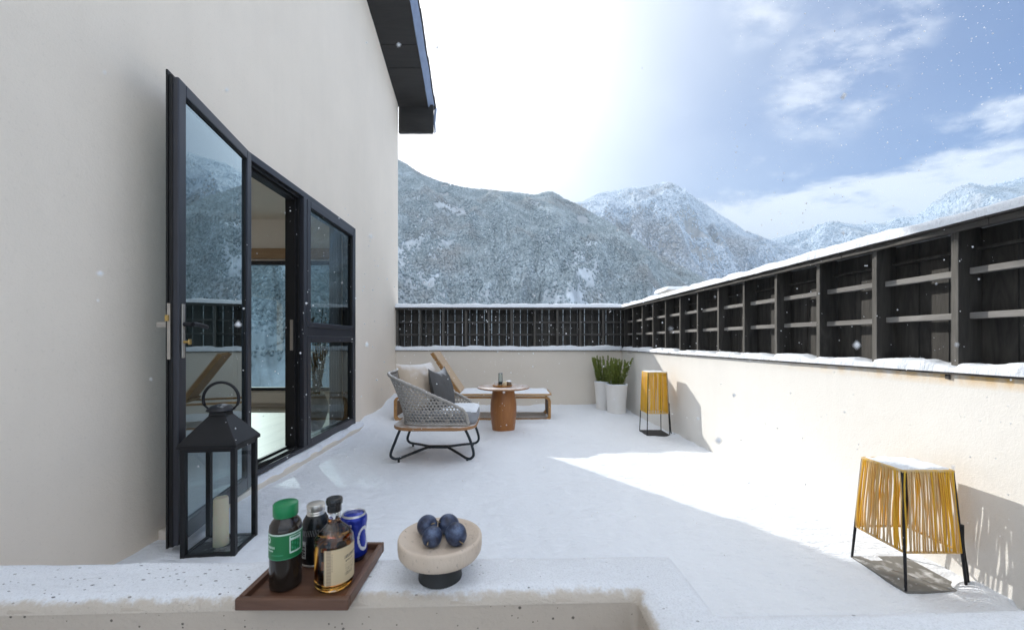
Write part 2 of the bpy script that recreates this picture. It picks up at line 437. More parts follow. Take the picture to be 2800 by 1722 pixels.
def vdot(v):
    d = nd(nt,'ShaderNodeVectorMath'); d.operation='DOT_PRODUCT'; nt.links.new(tc.outputs['Generated'],d.inputs[0]); d.inputs[1].default_value = v
    return d.outputs['Value']
def mrange(v,a,b_,c=0,d=1,smooth=True):
    m = nd(nt,'ShaderNodeMapRange'); m.interpolation_type = 'SMOOTHSTEP' if smooth else 'LINEAR'
    m.inputs['From Min'].default_value=a; m.inputs['From Max'].default_value=b_; m.inputs['To Min'].default_value=c; m.inputs['To Max'].default_value=d
    if hasattr(v,'links'): nt.links.new(v,m.inputs['Value'])
    return m.outputs['Result']
zz = mth(nt,'ADD',mth(nt,'MAXIMUM',sp.outputs['Z'],0.0),.16)
cx = mth(nt,'DIVIDE',sp.outputs['X'],zz); cy = mth(nt,'DIVIDE',sp.outputs['Y'],zz)
cv = nd(nt,'ShaderNodeCombineXYZ'); nt.links.new(cx,cv.inputs[0]); nt.links.new(cy,cv.inputs[1])
def cnoise(scale, detail=8, rough=.58, dist=.3, rot=0, sc=(1,1,1), loc=(0,0,0)):
    mp = nd(nt,'ShaderNodeMapping'); mp.inputs['Rotation'].default_value=(0,0,rot); mp.inputs['Scale'].default_value=sc; mp.inputs['Location'].default_value=loc
    nt.links.new(cv.outputs[0],mp.inputs['Vector'])
    n = nd(nt,'ShaderNodeTexNoise'); n.inputs['Scale'].default_value=scale; n.inputs['Detail'].default_value=detail; n.inputs['Roughness'].default_value=rough; n.inputs['Distortion'].default_value=dist
    nt.links.new(mp.outputs[0],n.inputs['Vector']); return n.outputs['Fac']
sv = -ldir
sdot = vdot(tuple(sv))
n_big = cnoise(1.3, 7, .55, .4)
veil = mrange(mth(nt,'ADD',sdot,mth(nt,'MULTIPLY',mth(nt,'SUBTRACT',n_big,.5),.30)),.02,1.02)
# cloud bank low over the ridges
hyp = mth(nt,'SQRT',mth(nt,'ADD',mth(nt,'MULTIPLY',sp.outputs['X'],sp.outputs['X']),mth(nt,'MULTIPLY',sp.outputs['Y'],sp.outputs['Y'])))
te = mth(nt,'DIVIDE',sp.outputs['Z'],hyp)
n_bank = cnoise(2.2, 10, .62, .15, R(10), (1,1.25,1), (3.1,1.7,0))
bank = mrange(mth(nt,'ADD',mth(nt,'SUBTRACT',.345,te),mth(nt,'MULTIPLY',mth(nt,'SUBTRACT',n_bank,.5),.42)),0,.085)
# wisps
def dirv(px,py):
    v = Vector(((px-1226)/956,1,(820-py)/956)); v.normalize(); return tuple(v)
n_w = cnoise(5.0, 10, .64, .1, R(-40), (1,1.6,1), (4.7,1.2,0))
wisp = None
for (px,py,deg,lo) in ((1985,205,7.0,.47),(1830,15,4.5,.50),(2150,50,4.5,.52),(2080,245,2.2,.46),(2110,85,3,.55)):
    d = vdot(dirv(px,py))
    fall = mrange(d, math.cos(R(deg)), math.cos(R(deg*.25)))
    mk = mth(nt,'MULTIPLY',fall,mrange(n_w,lo-.10,lo+.20))
    wisp = mk if wisp is None else mth(nt,'MAXIMUM',wisp,mk)
wisp = mth(nt,'MULTIPLY',wisp,.60)
skyc = mixc(nt, 1.0, sky.outputs['Color'], (.035,.25,.68), 'MULTIPLY')
CW = 8.2
c1 = mixc(nt, mth(nt,'MULTIPLY',veil,.92), skyc, mixc(nt, mrange(sdot,.48,1.0), (CW*.62,CW*.66,CW*.71), (CW*1.5,CW*1.47,CW*1.42)))
fill_cloud = mth(nt,'MAXIMUM',mrange(sp.outputs['Z'],.70,.92),mrange(mth(nt,'MULTIPLY',sp.outputs['Y'],-1.0),-.05,.45))  # bright cloud added overhead and behind the camera, unseen, as fill light
fill_cloud = mth(nt,'MULTIPLY',fill_cloud,mrange(n_big,.30,.55,.45,1.0))
c1 = mixc(nt, mth(nt,'MULTIPLY',fill_cloud,.9), c1, (CW*1.16,CW*1.18,CW*1.22))
c2 = mixc(nt, mth(nt,'MAXIMUM',mth(nt,'MULTIPLY',bank,.93),wisp), c1, (CW*.76,CW*.76,CW*.77))
nt.links.new(c2, bg.inputs['Color'])

# ------------------------------------------------------------------ mountains
def m_forest(name, dark, frost, lo, hi, scale, brown=(.30,.27,.25)):
    m, nt, b = new_mat(name); b.inputs['Roughness'].default_value=.95; b.inputs['Specular IOR Level'].default_value=.05
    a = noise(nt, scale, 5, .7); a2 = noise(nt, scale*.12, 4, .6)
    f = mth(nt,'ADD',mth(nt,'MULTIPLY',a,.65),mth(nt,'MULTIPLY',a2,.35))
    base = ramp(nt, f, [(lo,dark),((lo+hi)/2,tuple((x+y)*.42 for x,y in zip(dark,frost))),(hi,frost)])
    base = mixc(nt, ramp(nt, noise(nt, scale*.035, 4, .6), [(.50,0.0),(.66,.55)]), base, brown)
    nt.links.new(base,b.inputs['Base Color']); return m
M['forest_near'] = m_forest('frosted_forest',(.20,.245,.26),(.55,.63,.68),.36,.64,.30)
M['slope_near'] = m_forest('snowy_slope',(.34,.38,.41),(.60,.66,.72),.36,.60,.03)
M['forest_far'] = m_forest('frosted_forest_hazy',(.50,.60,.72),(.76,.84,.94),.36,.62,.12)  # far trees paler and bluer: distance haze put into the frost colours

def layer(name, prof, Yc, Yb, zb, p, amp, gul, us, rows, seed, rf=9):
    U = np.linspace(us[0],us[1],us[2]); T = np.linspace(0,1.3,rows)
    pu,pw = zip(*prof); W = np.interp(U,pu,pw)
    k = 3; W = np.convolve(np.pad(W,k,mode='edge'),np.ones(2*k+1)/(2*k+1),'valid')
    Ycu = Yc(U)
    UU,TT = np.meshgrid(U,T,indexing='ij')
    WW = W[:,None]; YC = Ycu[:,None]
    t = np.minimum(TT,1.0)
    zc = WW*YC
    wig = (fbm(UU*7,TT*2.2,4,seed)-.5)*.08
    Y = Yb+(YC-Yb)*(TT+wig*np.sin(np.pi*t))
    Z = zb+(zc-zb)*(t**p)
    Z = np.where(TT>1, zc-(TT-1)*(zc-zb)*1.6, Z)
    X = UU*Y
    env = np.sin(np.pi*np.clip(t,0,1))**.8
    Z = Z + gul*(fbm(UU*rf+ (fbm(UU*5,TT*4,3,seed+3)-.5)*1.1, TT*1.2+UU*3,5,seed+5,True)-.55)*env
    Z = Z + amp*(fbm(X/(amp*4),Y/(amp*4),5,seed+9)-.5)*(env*.8+.12)
    V = np.stack([X,Y,Z],-1)
    n,mr = UU.shape
    idx = np.arange(n*mr).reshape(n,mr)
    F = np.stack([idx[:-1,:-1],idx[1:,:-1],idx[1:,1:],idx[:-1,1:]],-1).reshape(-1,4)
    return V, F, T
def blobs(V, T, count, smin, smax, seed, urange=None, thin=.35):
    g = np.random.default_rng(seed)
    n,mr,_ = V.shape
    jmax = int((T<=1.015).sum())-1
    N = count*2
    i0 = (0,n-2) if urange is None else urange
    fi = g.uniform(i0[0],i0[1],N); fj = np.sqrt(g.uniform(0.02,1,N))*(jmax-1)
    i = fi.astype(int); j = fj.astype(int); a=(fi-i)[:,None]; b_=(fj-j)[:,None]
    P = V[i,j]*(1-a)*(1-b_)+V[i+1,j]*a*(1-b_)+V[i,j+1]*(1-a)*b_+V[i+1,j+1]*a*b_
    dens = fbm(P[:,0]/(smax*14),P[:,2]/(smax*14),4,seed)
    keep = dens > thin+g.uniform(-.12,.12,N)
    P = P[keep][:count]; N = len(P)
    s = g.uniform(smin,smax,N)
    base = np.array([[1,0,.35],[.3,.95,.45],[-.8,.6,.3],[-.8,-.6,.4],[.3,-.95,.35],[.05,.0,1.25],[0,0,-.3]])
    fs = np.array([[0,1,5],[1,2,5],[2,3,5],[3,4,5],[4,0,5],[1,0,6],[2,1,6],[3,2,6],[4,3,6],[0,4,6]])
    ang = g.uniform(0,6.28,N); c,sn = np.cos(ang),np.sin(ang)
    B = base[None]*np.ones((N,1,1)); B = B*g.uniform(.75,1.25,(N,7,1))
    Rx = B[...,0]*c[:,None]-B[...,1]*sn[:,None]; Ry = B[...,0]*sn[:,None]+B[...,1]*c[:,None]
    Q = np.stack([Rx*.62,Ry*.62,B[...,2]*g.uniform(.8,1.35,N)[:,None]],-1)*s[:,None,None]+P[:,None,:]
    F = (fs[None]+(np.arange(N)*7)[:,None,None]).reshape(-1,3)
    return Q.reshape(-1,3), F
near_prof = [(-3,.62),(-2.2,.56),(-1.2,.46),(-.75,.43),(-.45,.465),(-.2835,.456),(-.226,.418),(-.1736,.3975),(-.1004,.382),(-.0167,.3745),(.067,.363),(.088,.374),(.1036,.377),(.1297,.359),(.1715,.343),(.224,.3117),(.2657,.2876),(.349,.233),(.433,.186),(.4906,.1548),(.62,.09),(.8,.0)]
far_prof = [(-.2,.25),(0,.30),(.1,.33),(.177,.345),(.224,.371),(.287,.382),(.349,.387),(.391,.399),(.433,.382),(.485,.348),(.527,.314),(.6,.272),(.674,.2437),(.742,.22),(.86,.167),(1.1,.08)]
third_prof = [(.3,.10),(.5,.2),(.674,.2615),(.736,.279),(.794,.303),(.872,.2877),(.956,.305),(1.019,.314),(1.07,.3556),(1.113,.382),(1.155,.399),(1.197,.388),(1.29,.413),(1.6,.43),(2.2,.42),(3,.4)]
V1,F1,T1 = layer('near',near_prof,lambda u: 650-160*np.clip(u,-.5,.9),150,-60,1.12,38,78,(-2.6,.8,800),170,3,7)
o = np_mesh('near_mountain',V1.reshape(-1,3),F1,M['slope_near'],True); struct(o)
Q,F = blobs(V1,T1,230000,1.1,2.5,21,(380,790),.365); o = np_mesh('frosted_forest',Q,F,M['forest_near']); struct(o,'stuff')
o['label']='frosted trees covering the near mountainside'
V2,F2,T2 = layer('far',far_prof,lambda u: 1450-190*u,560,-60,1.08,60,300,(-.2,1.1,420),130,41,5.5)
o = np_mesh('far_mountain',V2.reshape(-1,3),F2,M['slope_near'],True); struct(o)
Q,F = blobs(V2,T2,110000,2.4,5,22,None,.35); o = np_mesh('distant_forest',Q,F,M['forest_far']); struct(o,'stuff')
o['label']='frosted trees on the pointed peak behind'
V3,F3,T3 = layer('third',third_prof,lambda u: 2300-190*u,950,-60,1.1,95,380,(.3,2.2,420),120,77,5)
o = np_mesh('distant_mountain',V3.reshape(-1,3),F3,M['slope_near'],True); struct(o)
Q,F = blobs(V3,T3,50000,5,10,23,(0,300),.33); o = np_mesh('distant_forest',Q,F,M['forest_far']); struct(o,'stuff')
o['label']='frosted trees on the farthest ridge'
# valley floor: one sheet to the horizon, under the terrace
mb = MB(); mb.box(-9000,9000,-9000,9000,-91,-90); o = mb.build('valley_ground',M['snow']); struct(o)

# ------------------------------------------------------------------ terrace floor
XW = -1.95                       # face of the house wall
def XR(y): return 2.16-.04*y     # face of the right parapet
YB = 6.75                        # face of the back parapet
nx,ny = 300,440
gx = np.linspace(-2.1,2.3,nx); gy = np.linspace(.1,6.95,ny)
GX,GY = np.meshgrid(gx,gy,indexing='ij')
GZ = (fbm(GX*1.1,GY*1.1,3,5)-.5)*.035 + (fbm(GX*5,GY*3,3,6)-.5)*.020 + (fbm(GX*20,GY*12,3,8)-.5)*.008
dl = GX-XW; dr = XR(GY)-GX; db = YB-GY
GZ += .085*np.exp(-(dl/.16)**2)*np.clip((GY-4.9)/.4,0,1)*(.6+.8*vnoise(GY*3,GX*2,2))
GZ += .10*np.exp(-(dl/.22)**2-((GY-6.5)/.5)**2)
GZ += .035*np.exp(-(db/.16)**2)*(.5+vnoise(GX*4,GY*3,4))
GZ += .012*np.exp(-(dr/.05)**2)*vnoise(GY*9,GX,9)
GZ -= .02*np.exp(-(dr/.03)**2)*(vnoise(GY*2,GX,19)>.45)
def dent(cx_,cy_,rx,ry,d):
    global GZ
    GZ -= d*np.exp(-((GX-cx_)/rx)**2-((GY-cy_)/ry)**2)
dent(-.09,4.90,.21,.21,-.016); dent(-.7,3.9,.45,.4,.02)
for (fx,fy) in ((1.5,2.3),(1.62,2.02),(1.25,1.75),(-.3,4.6),(-1.3,3.2)): dent(fx,fy,.08,.12,.012)
for (fx,fy) in ((-1.02,3.63),(-.395,3.632),(-1.02,4.17),(-.395,4.168)): dent(fx,fy,.045,.04,-.016)
for (fx,fy) in ((1.63,6.13),(1.525,6.46)): dent(fx,fy,.19,.19,-.02)
for k in range(26):
    dent(-1.6+k*.088,5.50+.01*((k*7)%3),.06,.03,-.012-.006*((k*5)%4)/4)
# packed clumps of snow by the lamps
for (fx,fy,h) in ((2.03,1.74,.04),(2.0,1.66,.03),(1.90,4.66,.04)): dent(fx,fy,.05,.05,-h)
idx = np.arange(nx*ny).reshape(nx,ny)
F = np.stack([idx[:-1,:-1],idx[1:,:-1],idx[1:,1:],idx[:-1,1:]],-1).reshape(-1,4)
o = np_mesh('snowy_terrace_floor',np.stack([GX,GY,GZ],-1).reshape(-1,3),F,M['snow'],True); struct(o)
mb = MB(); mb.box(-2.6,2.9,-2.5,7.3,-.5,-.14); o = mb.build('terrace_slab',M['basalt']); struct(o)

# ------------------------------------------------------------------ house
house = thing('house','tall cream plastered house with a grey door standing open and a dark roof edge','house',(XW,3,0))
def roofz(y): return 5.203-.355*(y-6.869)
T_IN = -2.17
D0,D1,WZ0,WZ1 = 2.80,4.95,.085,2.50
mb = MB()
def wallpiece(y0,y1,z0a,z1f):
    mb.prism([(y0,z0a),(y1,z0a),(y1,z1f(y1)),(y0,z1f(y0))],0,XW,T_IN)
wallpiece(-2.2,D0,-.3,roofz); wallpiece(D1,6.9,-.3,roofz); wallpiece(D0,D1,WZ1,roofz); wallpiece(D0,D1,-.3,lambda y: WZ0-.03)
wall = mb.build('wall',M['plaster'],house)
mb = MB(); EX0,EX1,EZ0,EZ1 = -5.4,-2.75,.30,2.42
YI = 6.55
mb.box(-8,EX0,YI,6.9,-.3,5.2); mb.box(EX1,T_IN,YI,6.9,-.3,5.2); mb.box(EX0,EX1,YI,6.9,EZ1,5.2); mb.box(EX0,EX1,YI,6.9,-.3,EZ0)
mb.box(-8,-7.8,-2.2,-.5,-.3,5.5); mb.box(-8,-7.8,5.3,YI,-.3,5.5); mb.box(-8,-7.8,-.5,5.3,-.3,.8); mb.box(-8,-7.8,-.5,5.3,2.5,5.5); mb.box(-7.8,T_IN,-2.2,-2.0,-.3,6)  # side wall with an unseen window opening, added to brighten the room
mb.build('end_wall',M['plaster'],house)
# plastered doorstep with snow
mb = MB(); mb.prism([(XW,-.3),(-1.855,-.3),(-1.862,.040),(XW,.060)],1,2.2,5.15)
mb.build('doorstep',M['plaster_wall'],house,bevel=.008)
mb = MB(); n=60
for i in range(n):
    y0=2.95+i*(5.1-2.95)/n; y1=2.95+(i+1)*(5.1-2.95)/n
    k=lambda y: max(.0,.028*min(1,(y-2.6)/1.5)*(0.55+.9*float(vnoise(y*6,1,3))))
    ww=lambda y: .060+.025*float(vnoise(y*9,4,5))
    a,b_=k(y0),k(y1); o=len(mb.v)
    mb.v += [(XW+.002,y0,.058+a),(XW+ww(y0),y0,.05+a*.9),(XW+ww(y0)+.012,y0,.035),(XW+.002,y1,.058+b_),(XW+ww(y1),y1,.05+b_*.9),(XW+ww(y1)+.012,y1,.035)]
    mb.f += [(o,o+1,o+4,o+3),(o+1,o+2,o+5,o+4)]; mb.m += [0,0]
mb.build('sill_snow',M['snow_fluffy'],house,smooth=True)
# roof: slab, soffit, end board, fascia
def ox(y): return -1.363-.0407*(y-5.394)     # lower outer edge of soffit
mb = MB(); ya,yb = -2.2,6.93
mb.prism([(ya,roofz(ya)),(yb,roofz(yb)),(yb,roofz(yb)+.20),(ya,roofz(ya)+.20)],0,-8.2,XW-.0)
roof = mb.build('roof',M['tile'],house)
mb = MB()
for i in range(28):
    y0=ya+i*(yb-ya)/28; y1=ya+(i+1)*(yb-ya)/28-.006; dz=.004*((i*7)%3)
    vs=[(XW,y0,roofz(y0)-dz),(ox(y0),y0,roofz(y0)-dz),(ox(y1),y1,roofz(y1)-dz),(XW,y1,roofz(y1)-dz)]
    vs+= [(x,y,z+.03) for x,y,z in vs]
    mb.add(vs,[(0,1,2,3),(4,7,6,5),(0,4,5,1),(1,5,6,2),(2,6,7,3),(3,7,4,0)])
mb.build('soffit',M['soffit'],house)
mb = MB(); mb.box(XW,-1.345,6.93,6.985,4.755,5.22); mb.box(XW,-1.36,6.925,6.99,4.735,4.754)
mb.build('eave_board',M['soffit'],house,bevel=.005)
mb = MB(); N=30
for i in range(N):
    y0=ya+i*(7.03-ya)/N; y1=ya+(i+1)*(7.03-ya)/N
    j=lambda y: .006*math.sin(y*9)+.008*float(vnoise(y*4,2,1))
    prof=lambda y: [(ox(y)+.002,roofz(y)-.012),(ox(y)+.035+j(y),roofz(y)+.05),(ox(y)+.05+j(y),roofz(y)+.085),(ox(y)+.082+j(y),roofz(y)+.12)]
    A=prof(y0);B=prof(y1);o=len(mb.v)
    for P,y in ((A,y0),(B,y1)):
        mb.v += [(x,y,z) for x,z in P]+[(P[-1][0]-.03,y,P[-1][1]+.012),(P[0][0]-.03,y,P[0][1]+.03)]
    for k in range(6):
        mb.f.append((o+k,o+(k+1)%6,o+6+(k+1)%6,o+6+k)); mb.m.append(0)
    if i==N-1: mb.f.append(tuple(range(o+6,o+12))); mb.m.append(0)
mb.build('fascia',M['fascia'],roof)
mb = MB()
mb.prism([(-1.352,5.0),(-1.338,5.16),(-1.30,5.20),(-1.325,4.95),(-1.318,4.80),(-1.338,4.76)],1,6.99,7.03)
mb.build('flashing',M['fascia'],roof)
mb = MB()
for i in range(44):
    y0=ya+i*(7.1-ya)/44; y1=y0+(7.1-ya)/44+.03
    x=lambda y: ox(y)+.10+.004*((i*5)%3)
    vs=[(-1.6,y0,roofz(y0)+.135),(x(y0),y0,roofz(y0)+.135),(x(y1),y1,roofz(y1)+.13),(-1.6,y1,roofz(y1)+.13)]
    vs+=[(a,b_,c+.018) for a,b_,c in vs]
    mb.add(vs,[(0,1,2,3),(4,7,6,5),(0,4,5,1),(1,5,6,2),(2,6,7,3),(3,7,4,0)])
mb.build('verge_tile',M['tile'],roof)
# interior
mb = MB(); mb.box(-7.8,T_IN+.1,-2.0,YI,-.1,.03); mb.build('room_floor',M['room_floor'],house)
mb = MB()
mb.box(-7.79,-7.78,-1.99,-.5,.03,3.1); mb.box(-7.79,-7.78,5.3,YI,.03,3.1); mb.box(-7.79,-7.78,-.5,5.3,.03,.8); mb.box(-7.79,-7.78,-.5,5.3,2.5,3.1); mb.box(-7.78,T_IN-.01,-1.99,-1.98,.03,3.1)
mb.box(T_IN-.012,T_IN-.002,-1.98,D0-.05,.03,3.1); mb.box(T_IN-.012,T_IN-.002,D1+.02,YI-.02,.03,3.1); mb.box(T_IN-.012,T_IN-.002,D0-.05,D1+.02,WZ1+.02,3.1)
mb.box(-7.78,EX0,YI-.012,YI-.002,.03,3.1); mb.box(EX1,T_IN-.012,YI-.012,YI-.002,.03,3.1); mb.box(EX0,EX1,YI-.012,YI-.002,EZ1+.02,3.1); mb.box(EX0,EX1,YI-.012,YI-.002,.03,EZ0-.01)
mb.build('room_wall',M['room_wall'],house)
mb = MB(); mb.box(-7.79,T_IN-.002,-1.99,YI,3.1,3.2); mb.build('ceiling',M['room_wall'],house)
mb = MB(); mb.box(EX0-.2,EX1+.1,YI-.06,YI-.013,EZ1+.03,EZ1+.20); mb.build('window_header',M['oak'],house,bevel=.004)
mb = MB(); mb.box(EX0-.2,EX1+.1,YI-.09,YI-.013,.10,EZ0-.03); mb.build('window_bench',M['room_wall'],house,bevel=.004)
mb = MB()
mb.box(EX0,EX1,YI-.03,YI+.05,EZ1-.06,EZ1); mb.box(EX0,EX1,YI-.03,YI+.05,EZ0,EZ0+.05); mb.box(EX0,EX0+.06,YI-.03,YI+.05,EZ0+.05,EZ1-.06); mb.box(EX1-.06,EX1,YI-.03,YI+.05,EZ0+.05,EZ1-.06)
ew = mb.build('end_window',M['alu_black'],house)
mb = MB(); mb.add([(EX0+.06,YI+.01,EZ0+.05),(EX1-.06,YI+.01,EZ0+.05),(EX1-.06,YI+.01,EZ1-.06),(EX0+.06,YI+.01,EZ1-.06)],[(0,1,2,3)]); mb.build('pane',M['pane_end'],ew)
mb = MB()
ys=[4.63+i*.008 for i in range(40)]
for i in range(39):
    f=lambda y: -2.105+.010*math.sin((y-4.63)*90)
    mb.add([(f(ys[i]),ys[i],.05),(f(ys[i+1]),ys[i+1],.05),(f(ys[i+1]),ys[i+1],2.6),(f(ys[i]),ys[i],2.6)],[(0,1,2,3)])
mb.build('curtain',M['curtain'],house,smooth=True,solid=.006)
# fixed frame round the door and the window
fx0,fx1 = -2.07,-1.925
mb = MB()
mb.box(fx0,fx1,D0,D0+.07,WZ0,WZ1); mb.box(fx0,fx1,D1-.045,D1,WZ0,WZ1)
mb.box(fx0,fx1,D0+.07,D1-.045,WZ1-.055,WZ1); mb.box(fx0,fx1,D0+.07,D1-.045,WZ0,WZ0+.035)
mb.box(fx0+.002,fx1+.006,3.70,3.755,WZ0+.035,WZ1-.055)
mb.box(fx0,fx1+.001,3.757,D1-.045,1.160,1.235)
frame = mb.build('door_frame',M['alu'],house,bevel=.004)
mb = MB()   # black inner rebates, gaskets
mb.box(fx0-.01,fx1-.03,3.675,3.699,WZ0+.036,WZ1-.058); mb.box(fx0+.03,fx1-.055,3.655,3.674,WZ0+.036,WZ1-.06)
mb.box(fx0-.01,fx1-.03,D0+.071,3.674,WZ1-.078,WZ1-.057); mb.box(fx0+.02,fx1-.06,D0+.071,3.654,WZ1-.10,WZ1-.079)
mb.box(fx0-.03,fx1-.02,D0+.071,3.654,WZ0+.036,WZ0+.045); mb.box(fx0+.01,fx0+.03,D0+.071,3.654,WZ0+.046,WZ0+.062); mb.box(fx1-.05,fx1-.035,D0+.071,3.654,WZ0+.046,WZ0+.058)
mb.build('threshold',M['alu_black'],frame)
mb = MB(); mb.box(fx0+.05,fx0+.075,3.645,3.6545,1.02,1.30); mb.build('strike_plate',M['steel'],frame)
def sash(z0,z1,name):
    mb = MB(); a,b_=3.757,D1-.047; ww=.062
    x0,x1=fx0+.04,fx1+.012
    mb.box(x0,x1,a,a+ww,z0,z1); mb.box(x0,x1,b_-ww,b_,z0,z1); mb.box(x0,x1,a+ww,b_-ww,z1-ww,z1); mb.box(x0,x1,a+ww,b_-ww,z0,z0+ww*.8)
    s_ = mb.build(name,M['alu'],house,bevel=.005)
    mb = MB(); g=.014
    mb.box(x1-.03,x1-.016,a+ww-.001,a+ww+g*.6,z0+ww*.8,z1-ww); mb.box(x1-.03,x1-.016,b_-ww-g*.6,b_-ww+.001,z0+ww*.8,z1-ww); mb.box(x1-.03,x1-.016,a+ww+g*.6,b_-ww-g*.6,z1-ww-g*.6,z1-ww+.001)
    mb.build('gasket',M['rubber'],s_)
    mb = MB(); mb.add([(x1-.035,a+ww,z0+.04),(x1-.035,b_-ww,z0+.04),(x1-.035,b_-ww,z1-ww),(x1-.035,a+ww,z1-ww)],[(0,1,2,3)]); mb.build('pane',M['pane_window'],s_)
    return s_
s1 = sash(1.237,WZ1-.057,'window'); s2 = sash(WZ0+.037,1.158,'window')
# the open leaf
LT = .060
fr_ = Vector((-1.70,2.04,0)); u_ = Vector((-.2,.98,0)).normalized(); n_ = Vector((.98,.2,0)).normalized(); LW=.855
LM = Matrix(((u_.x,n_.x,0,fr_.x),(u_.y,n_.y,0,fr_.y),(0,0,1,0),(0,0,0,1)))   # local: x along leaf, y outward normal, z up
lz0,lz1=.055,2.455; st=.066
mb = MB()
mb.box(0,st,-LT*.55,0,lz0,lz1,LM); mb.box(LW-st,LW,-LT*.55,0,lz0,lz1,LM); mb.box(st,LW-st,-LT*.55,0,lz1-st,lz1,LM); mb.box(st,LW-st,-LT*.55,0,lz0,lz0+.09,LM)
door = mb.build('door',M['alu'],house,bevel=.005)
mb = MB()   # black core with rebates, back flange a little taller
mb.box(.012,.05,-LT*.86,-LT*.551,lz0-.01,lz1+.015,LM); mb.box(.004,.06,-LT,-LT*.861,lz0-.012,lz1+.035,LM)
mb.box(LW-.05,LW-.012,-LT*.86,-LT*.551,lz0,lz1+.01,LM); mb.box(LW-.06,LW,-LT,-LT*.861,lz0,lz1+.035,LM)
mb.box(.05,LW-.05,-LT*.86,-LT*.551,lz1-.05,lz1+.014,LM); mb.box(.06,LW-.06,-LT,-LT*.861,lz1-.06,lz1+.034,LM)
mb.box(.05,LW-.05,-LT*.86,-LT*.551,lz0,lz0+.08,LM); mb.box(.06,LW-.06,-LT,-LT*.861,lz0-.01,lz0+.08,LM)
mb.box(-.004,.002,-LT*.50,-LT*.42,lz0,lz1,LM)
mb.build('rebate',M['alu_black'],door)
mb = MB(); g=.012
mb.box(st-.001,st+g*.5,-.026,-.012,lz0+.09,lz1-st,LM); mb.box(LW-st-g*.5,LW-st+.001,-.026,-.012,lz0+.09,lz1-st,LM); mb.box(st,LW-st,-.026,-.012,lz1-st-g*.6,lz1-st+.001,LM)
mb.build('gasket',M['rubber'],door)
mb = MB(); mb.add([(st,-.02,lz0+.085),(LW-st,-.02,lz0+.085),(LW-st,-.02,lz1-st),(st,-.02,lz1-st)],[(0,1,2,3)],LM); mb.build('pane',M['pane_door'],door)
mb = MB(); mb.box(.020,.044,0,.007,1.015,1.295,LM); hp = mb.build('handle_plate',M['steel'],door,bevel=.003)
mb = MB(); mb.tube([LM@Vector((.032,.006,1.19)),LM@Vector((.032,.045,1.19))],.011,12)
mb.tube([LM@Vector(p) for p in catmull([(.030,.048,1.19),(.06,.052,1.191),(.11,.052,1.186),(.165,.050,1.178)],6)],[.012]*6+[.0125]*6+[.0125]*5+[.012,.006],12)
mb.build('handle',M['black_wire'],door,smooth=40)
mb = MB(); mb.tube([LM@Vector((.032,.006,1.098)),LM@Vector((.032,.03,1.098))],.008,10); mb.box(.020,.044,.03,.036,1.085,1.112,LM)
mb.build('lock_key',M['brass'],door,bevel=.002)
mb = MB(); mb.box(-.003,.011,-LT*.84,-LT*.60,1.01,1.295,LM); mb.build('lock_plate',M['steel'],door)
mb = MB(); mb.box(-.012,-.0035,-LT*.93,-LT*.70,1.205,1.235,LM); mb.build('latch',M['brass'],door)
mb = MB(); mb.box(.02,.05,-LT-.05,-LT,1.175,1.20,LM); mb.build('rear_handle',M['steel'],door)

# ------------------------------------------------------------------ parapets and fences
def snow_strip(mb, P, a0, a1, d0, d1, z, h, step=.03, seed=0, gaps=None, wob=.012, tilt=0):
    """snow lying on a ledge; cross-section profile swept with noise. P(a,d,z)->xyz"""
    n = max(2,int((a1-a0)/step)); TS=(0,.025,.08,.22,.5,.78,.92,.975,1); K=len(TS); o=len(mb.v)
    for i in range(n+1):
        a=a0+(a1-a0)*i/n
        h1=h*(.55+.9*float(fbm(a*5,seed*3.1,3,seed)))
        if gaps: h1*=gaps(a)
        e0=d0+wob*(float(fbm(a*9,1.7,3,seed+5))-.5)*2; e1=d1+wob*(float(fbm(a*8,5.1,3,seed+6))-.5)
        zt=z+tilt*a
        for k in range(K):
            t=TS[k]; d=e0+(e1-e0)*t
            r=min(1,min(t,1-t)*6.0); hh=h1*math.sqrt(max(0,1-(1-r)**2))
            mb.v.append(P(a,d,zt+hh+(.008*(float(fbm(a*35,d*35,2,seed))-.5) if 0<k<K-1 else -.004)))
    for i in range(n):
        for k in range(K-1):
            q=o+i*K+k; mb.f.append((q,q+K,q+K+1,q+1)); mb.m.append(0)
    mb.f.append(tuple(o+k for k in range(K))); mb.m.append(0); mb.f.append(tuple(o+n*K+k for k in range(K))[::-1]); mb.m.append(0)

bw = thing('parapet_wall','shaded cream parapet wall at the far end, under the slatted fence','wall',(0,YB,0),'parapet walls')
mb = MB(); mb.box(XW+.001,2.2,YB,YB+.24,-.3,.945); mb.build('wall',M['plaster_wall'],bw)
mb = MB(); mb.box(XW+.001,1.86,YB-.025,YB+.26,.9455,.960); mb.build('coping',M['coping'],bw,bevel=.003)
Pb = lambda a,d,z:(a,YB+d,z)
mb = MB(); snow_strip(mb,Pb,XW+.002,1.88,-.03,.12,.960,.065,.03,3,wob=.006); mb.build('snow_cover',M['snow_fluffy'],bw,smooth=True)
rw = thing('parapet_wall','sunlit cream parapet wall along the right side, its top yellow in patches','wall',(2.16,0,0),'parapet walls',rz=.04)
mb = MB(); mb.box(0,.24,-1.5,6.95,-.3,.945); mb.build('wall',M['plaster_yellow_top'],rw,local=True)
mb = MB()
for i in range(14):
    a=-1.5+i*.6; mb.box(-.024+.004*((i*3)%3),.26,a,a+.597,.9455,.961-.002*(i%2))
mb.box(-.010,-.001,1.885,1.905,.922,.944)
mb.build('coping',M['coping'],rw,local=True,bevel=.003)
Pl = lambda a,d,z:(d,a,z)
POSTS = [1.871+.401*(k-4) for k in range(0,17)]
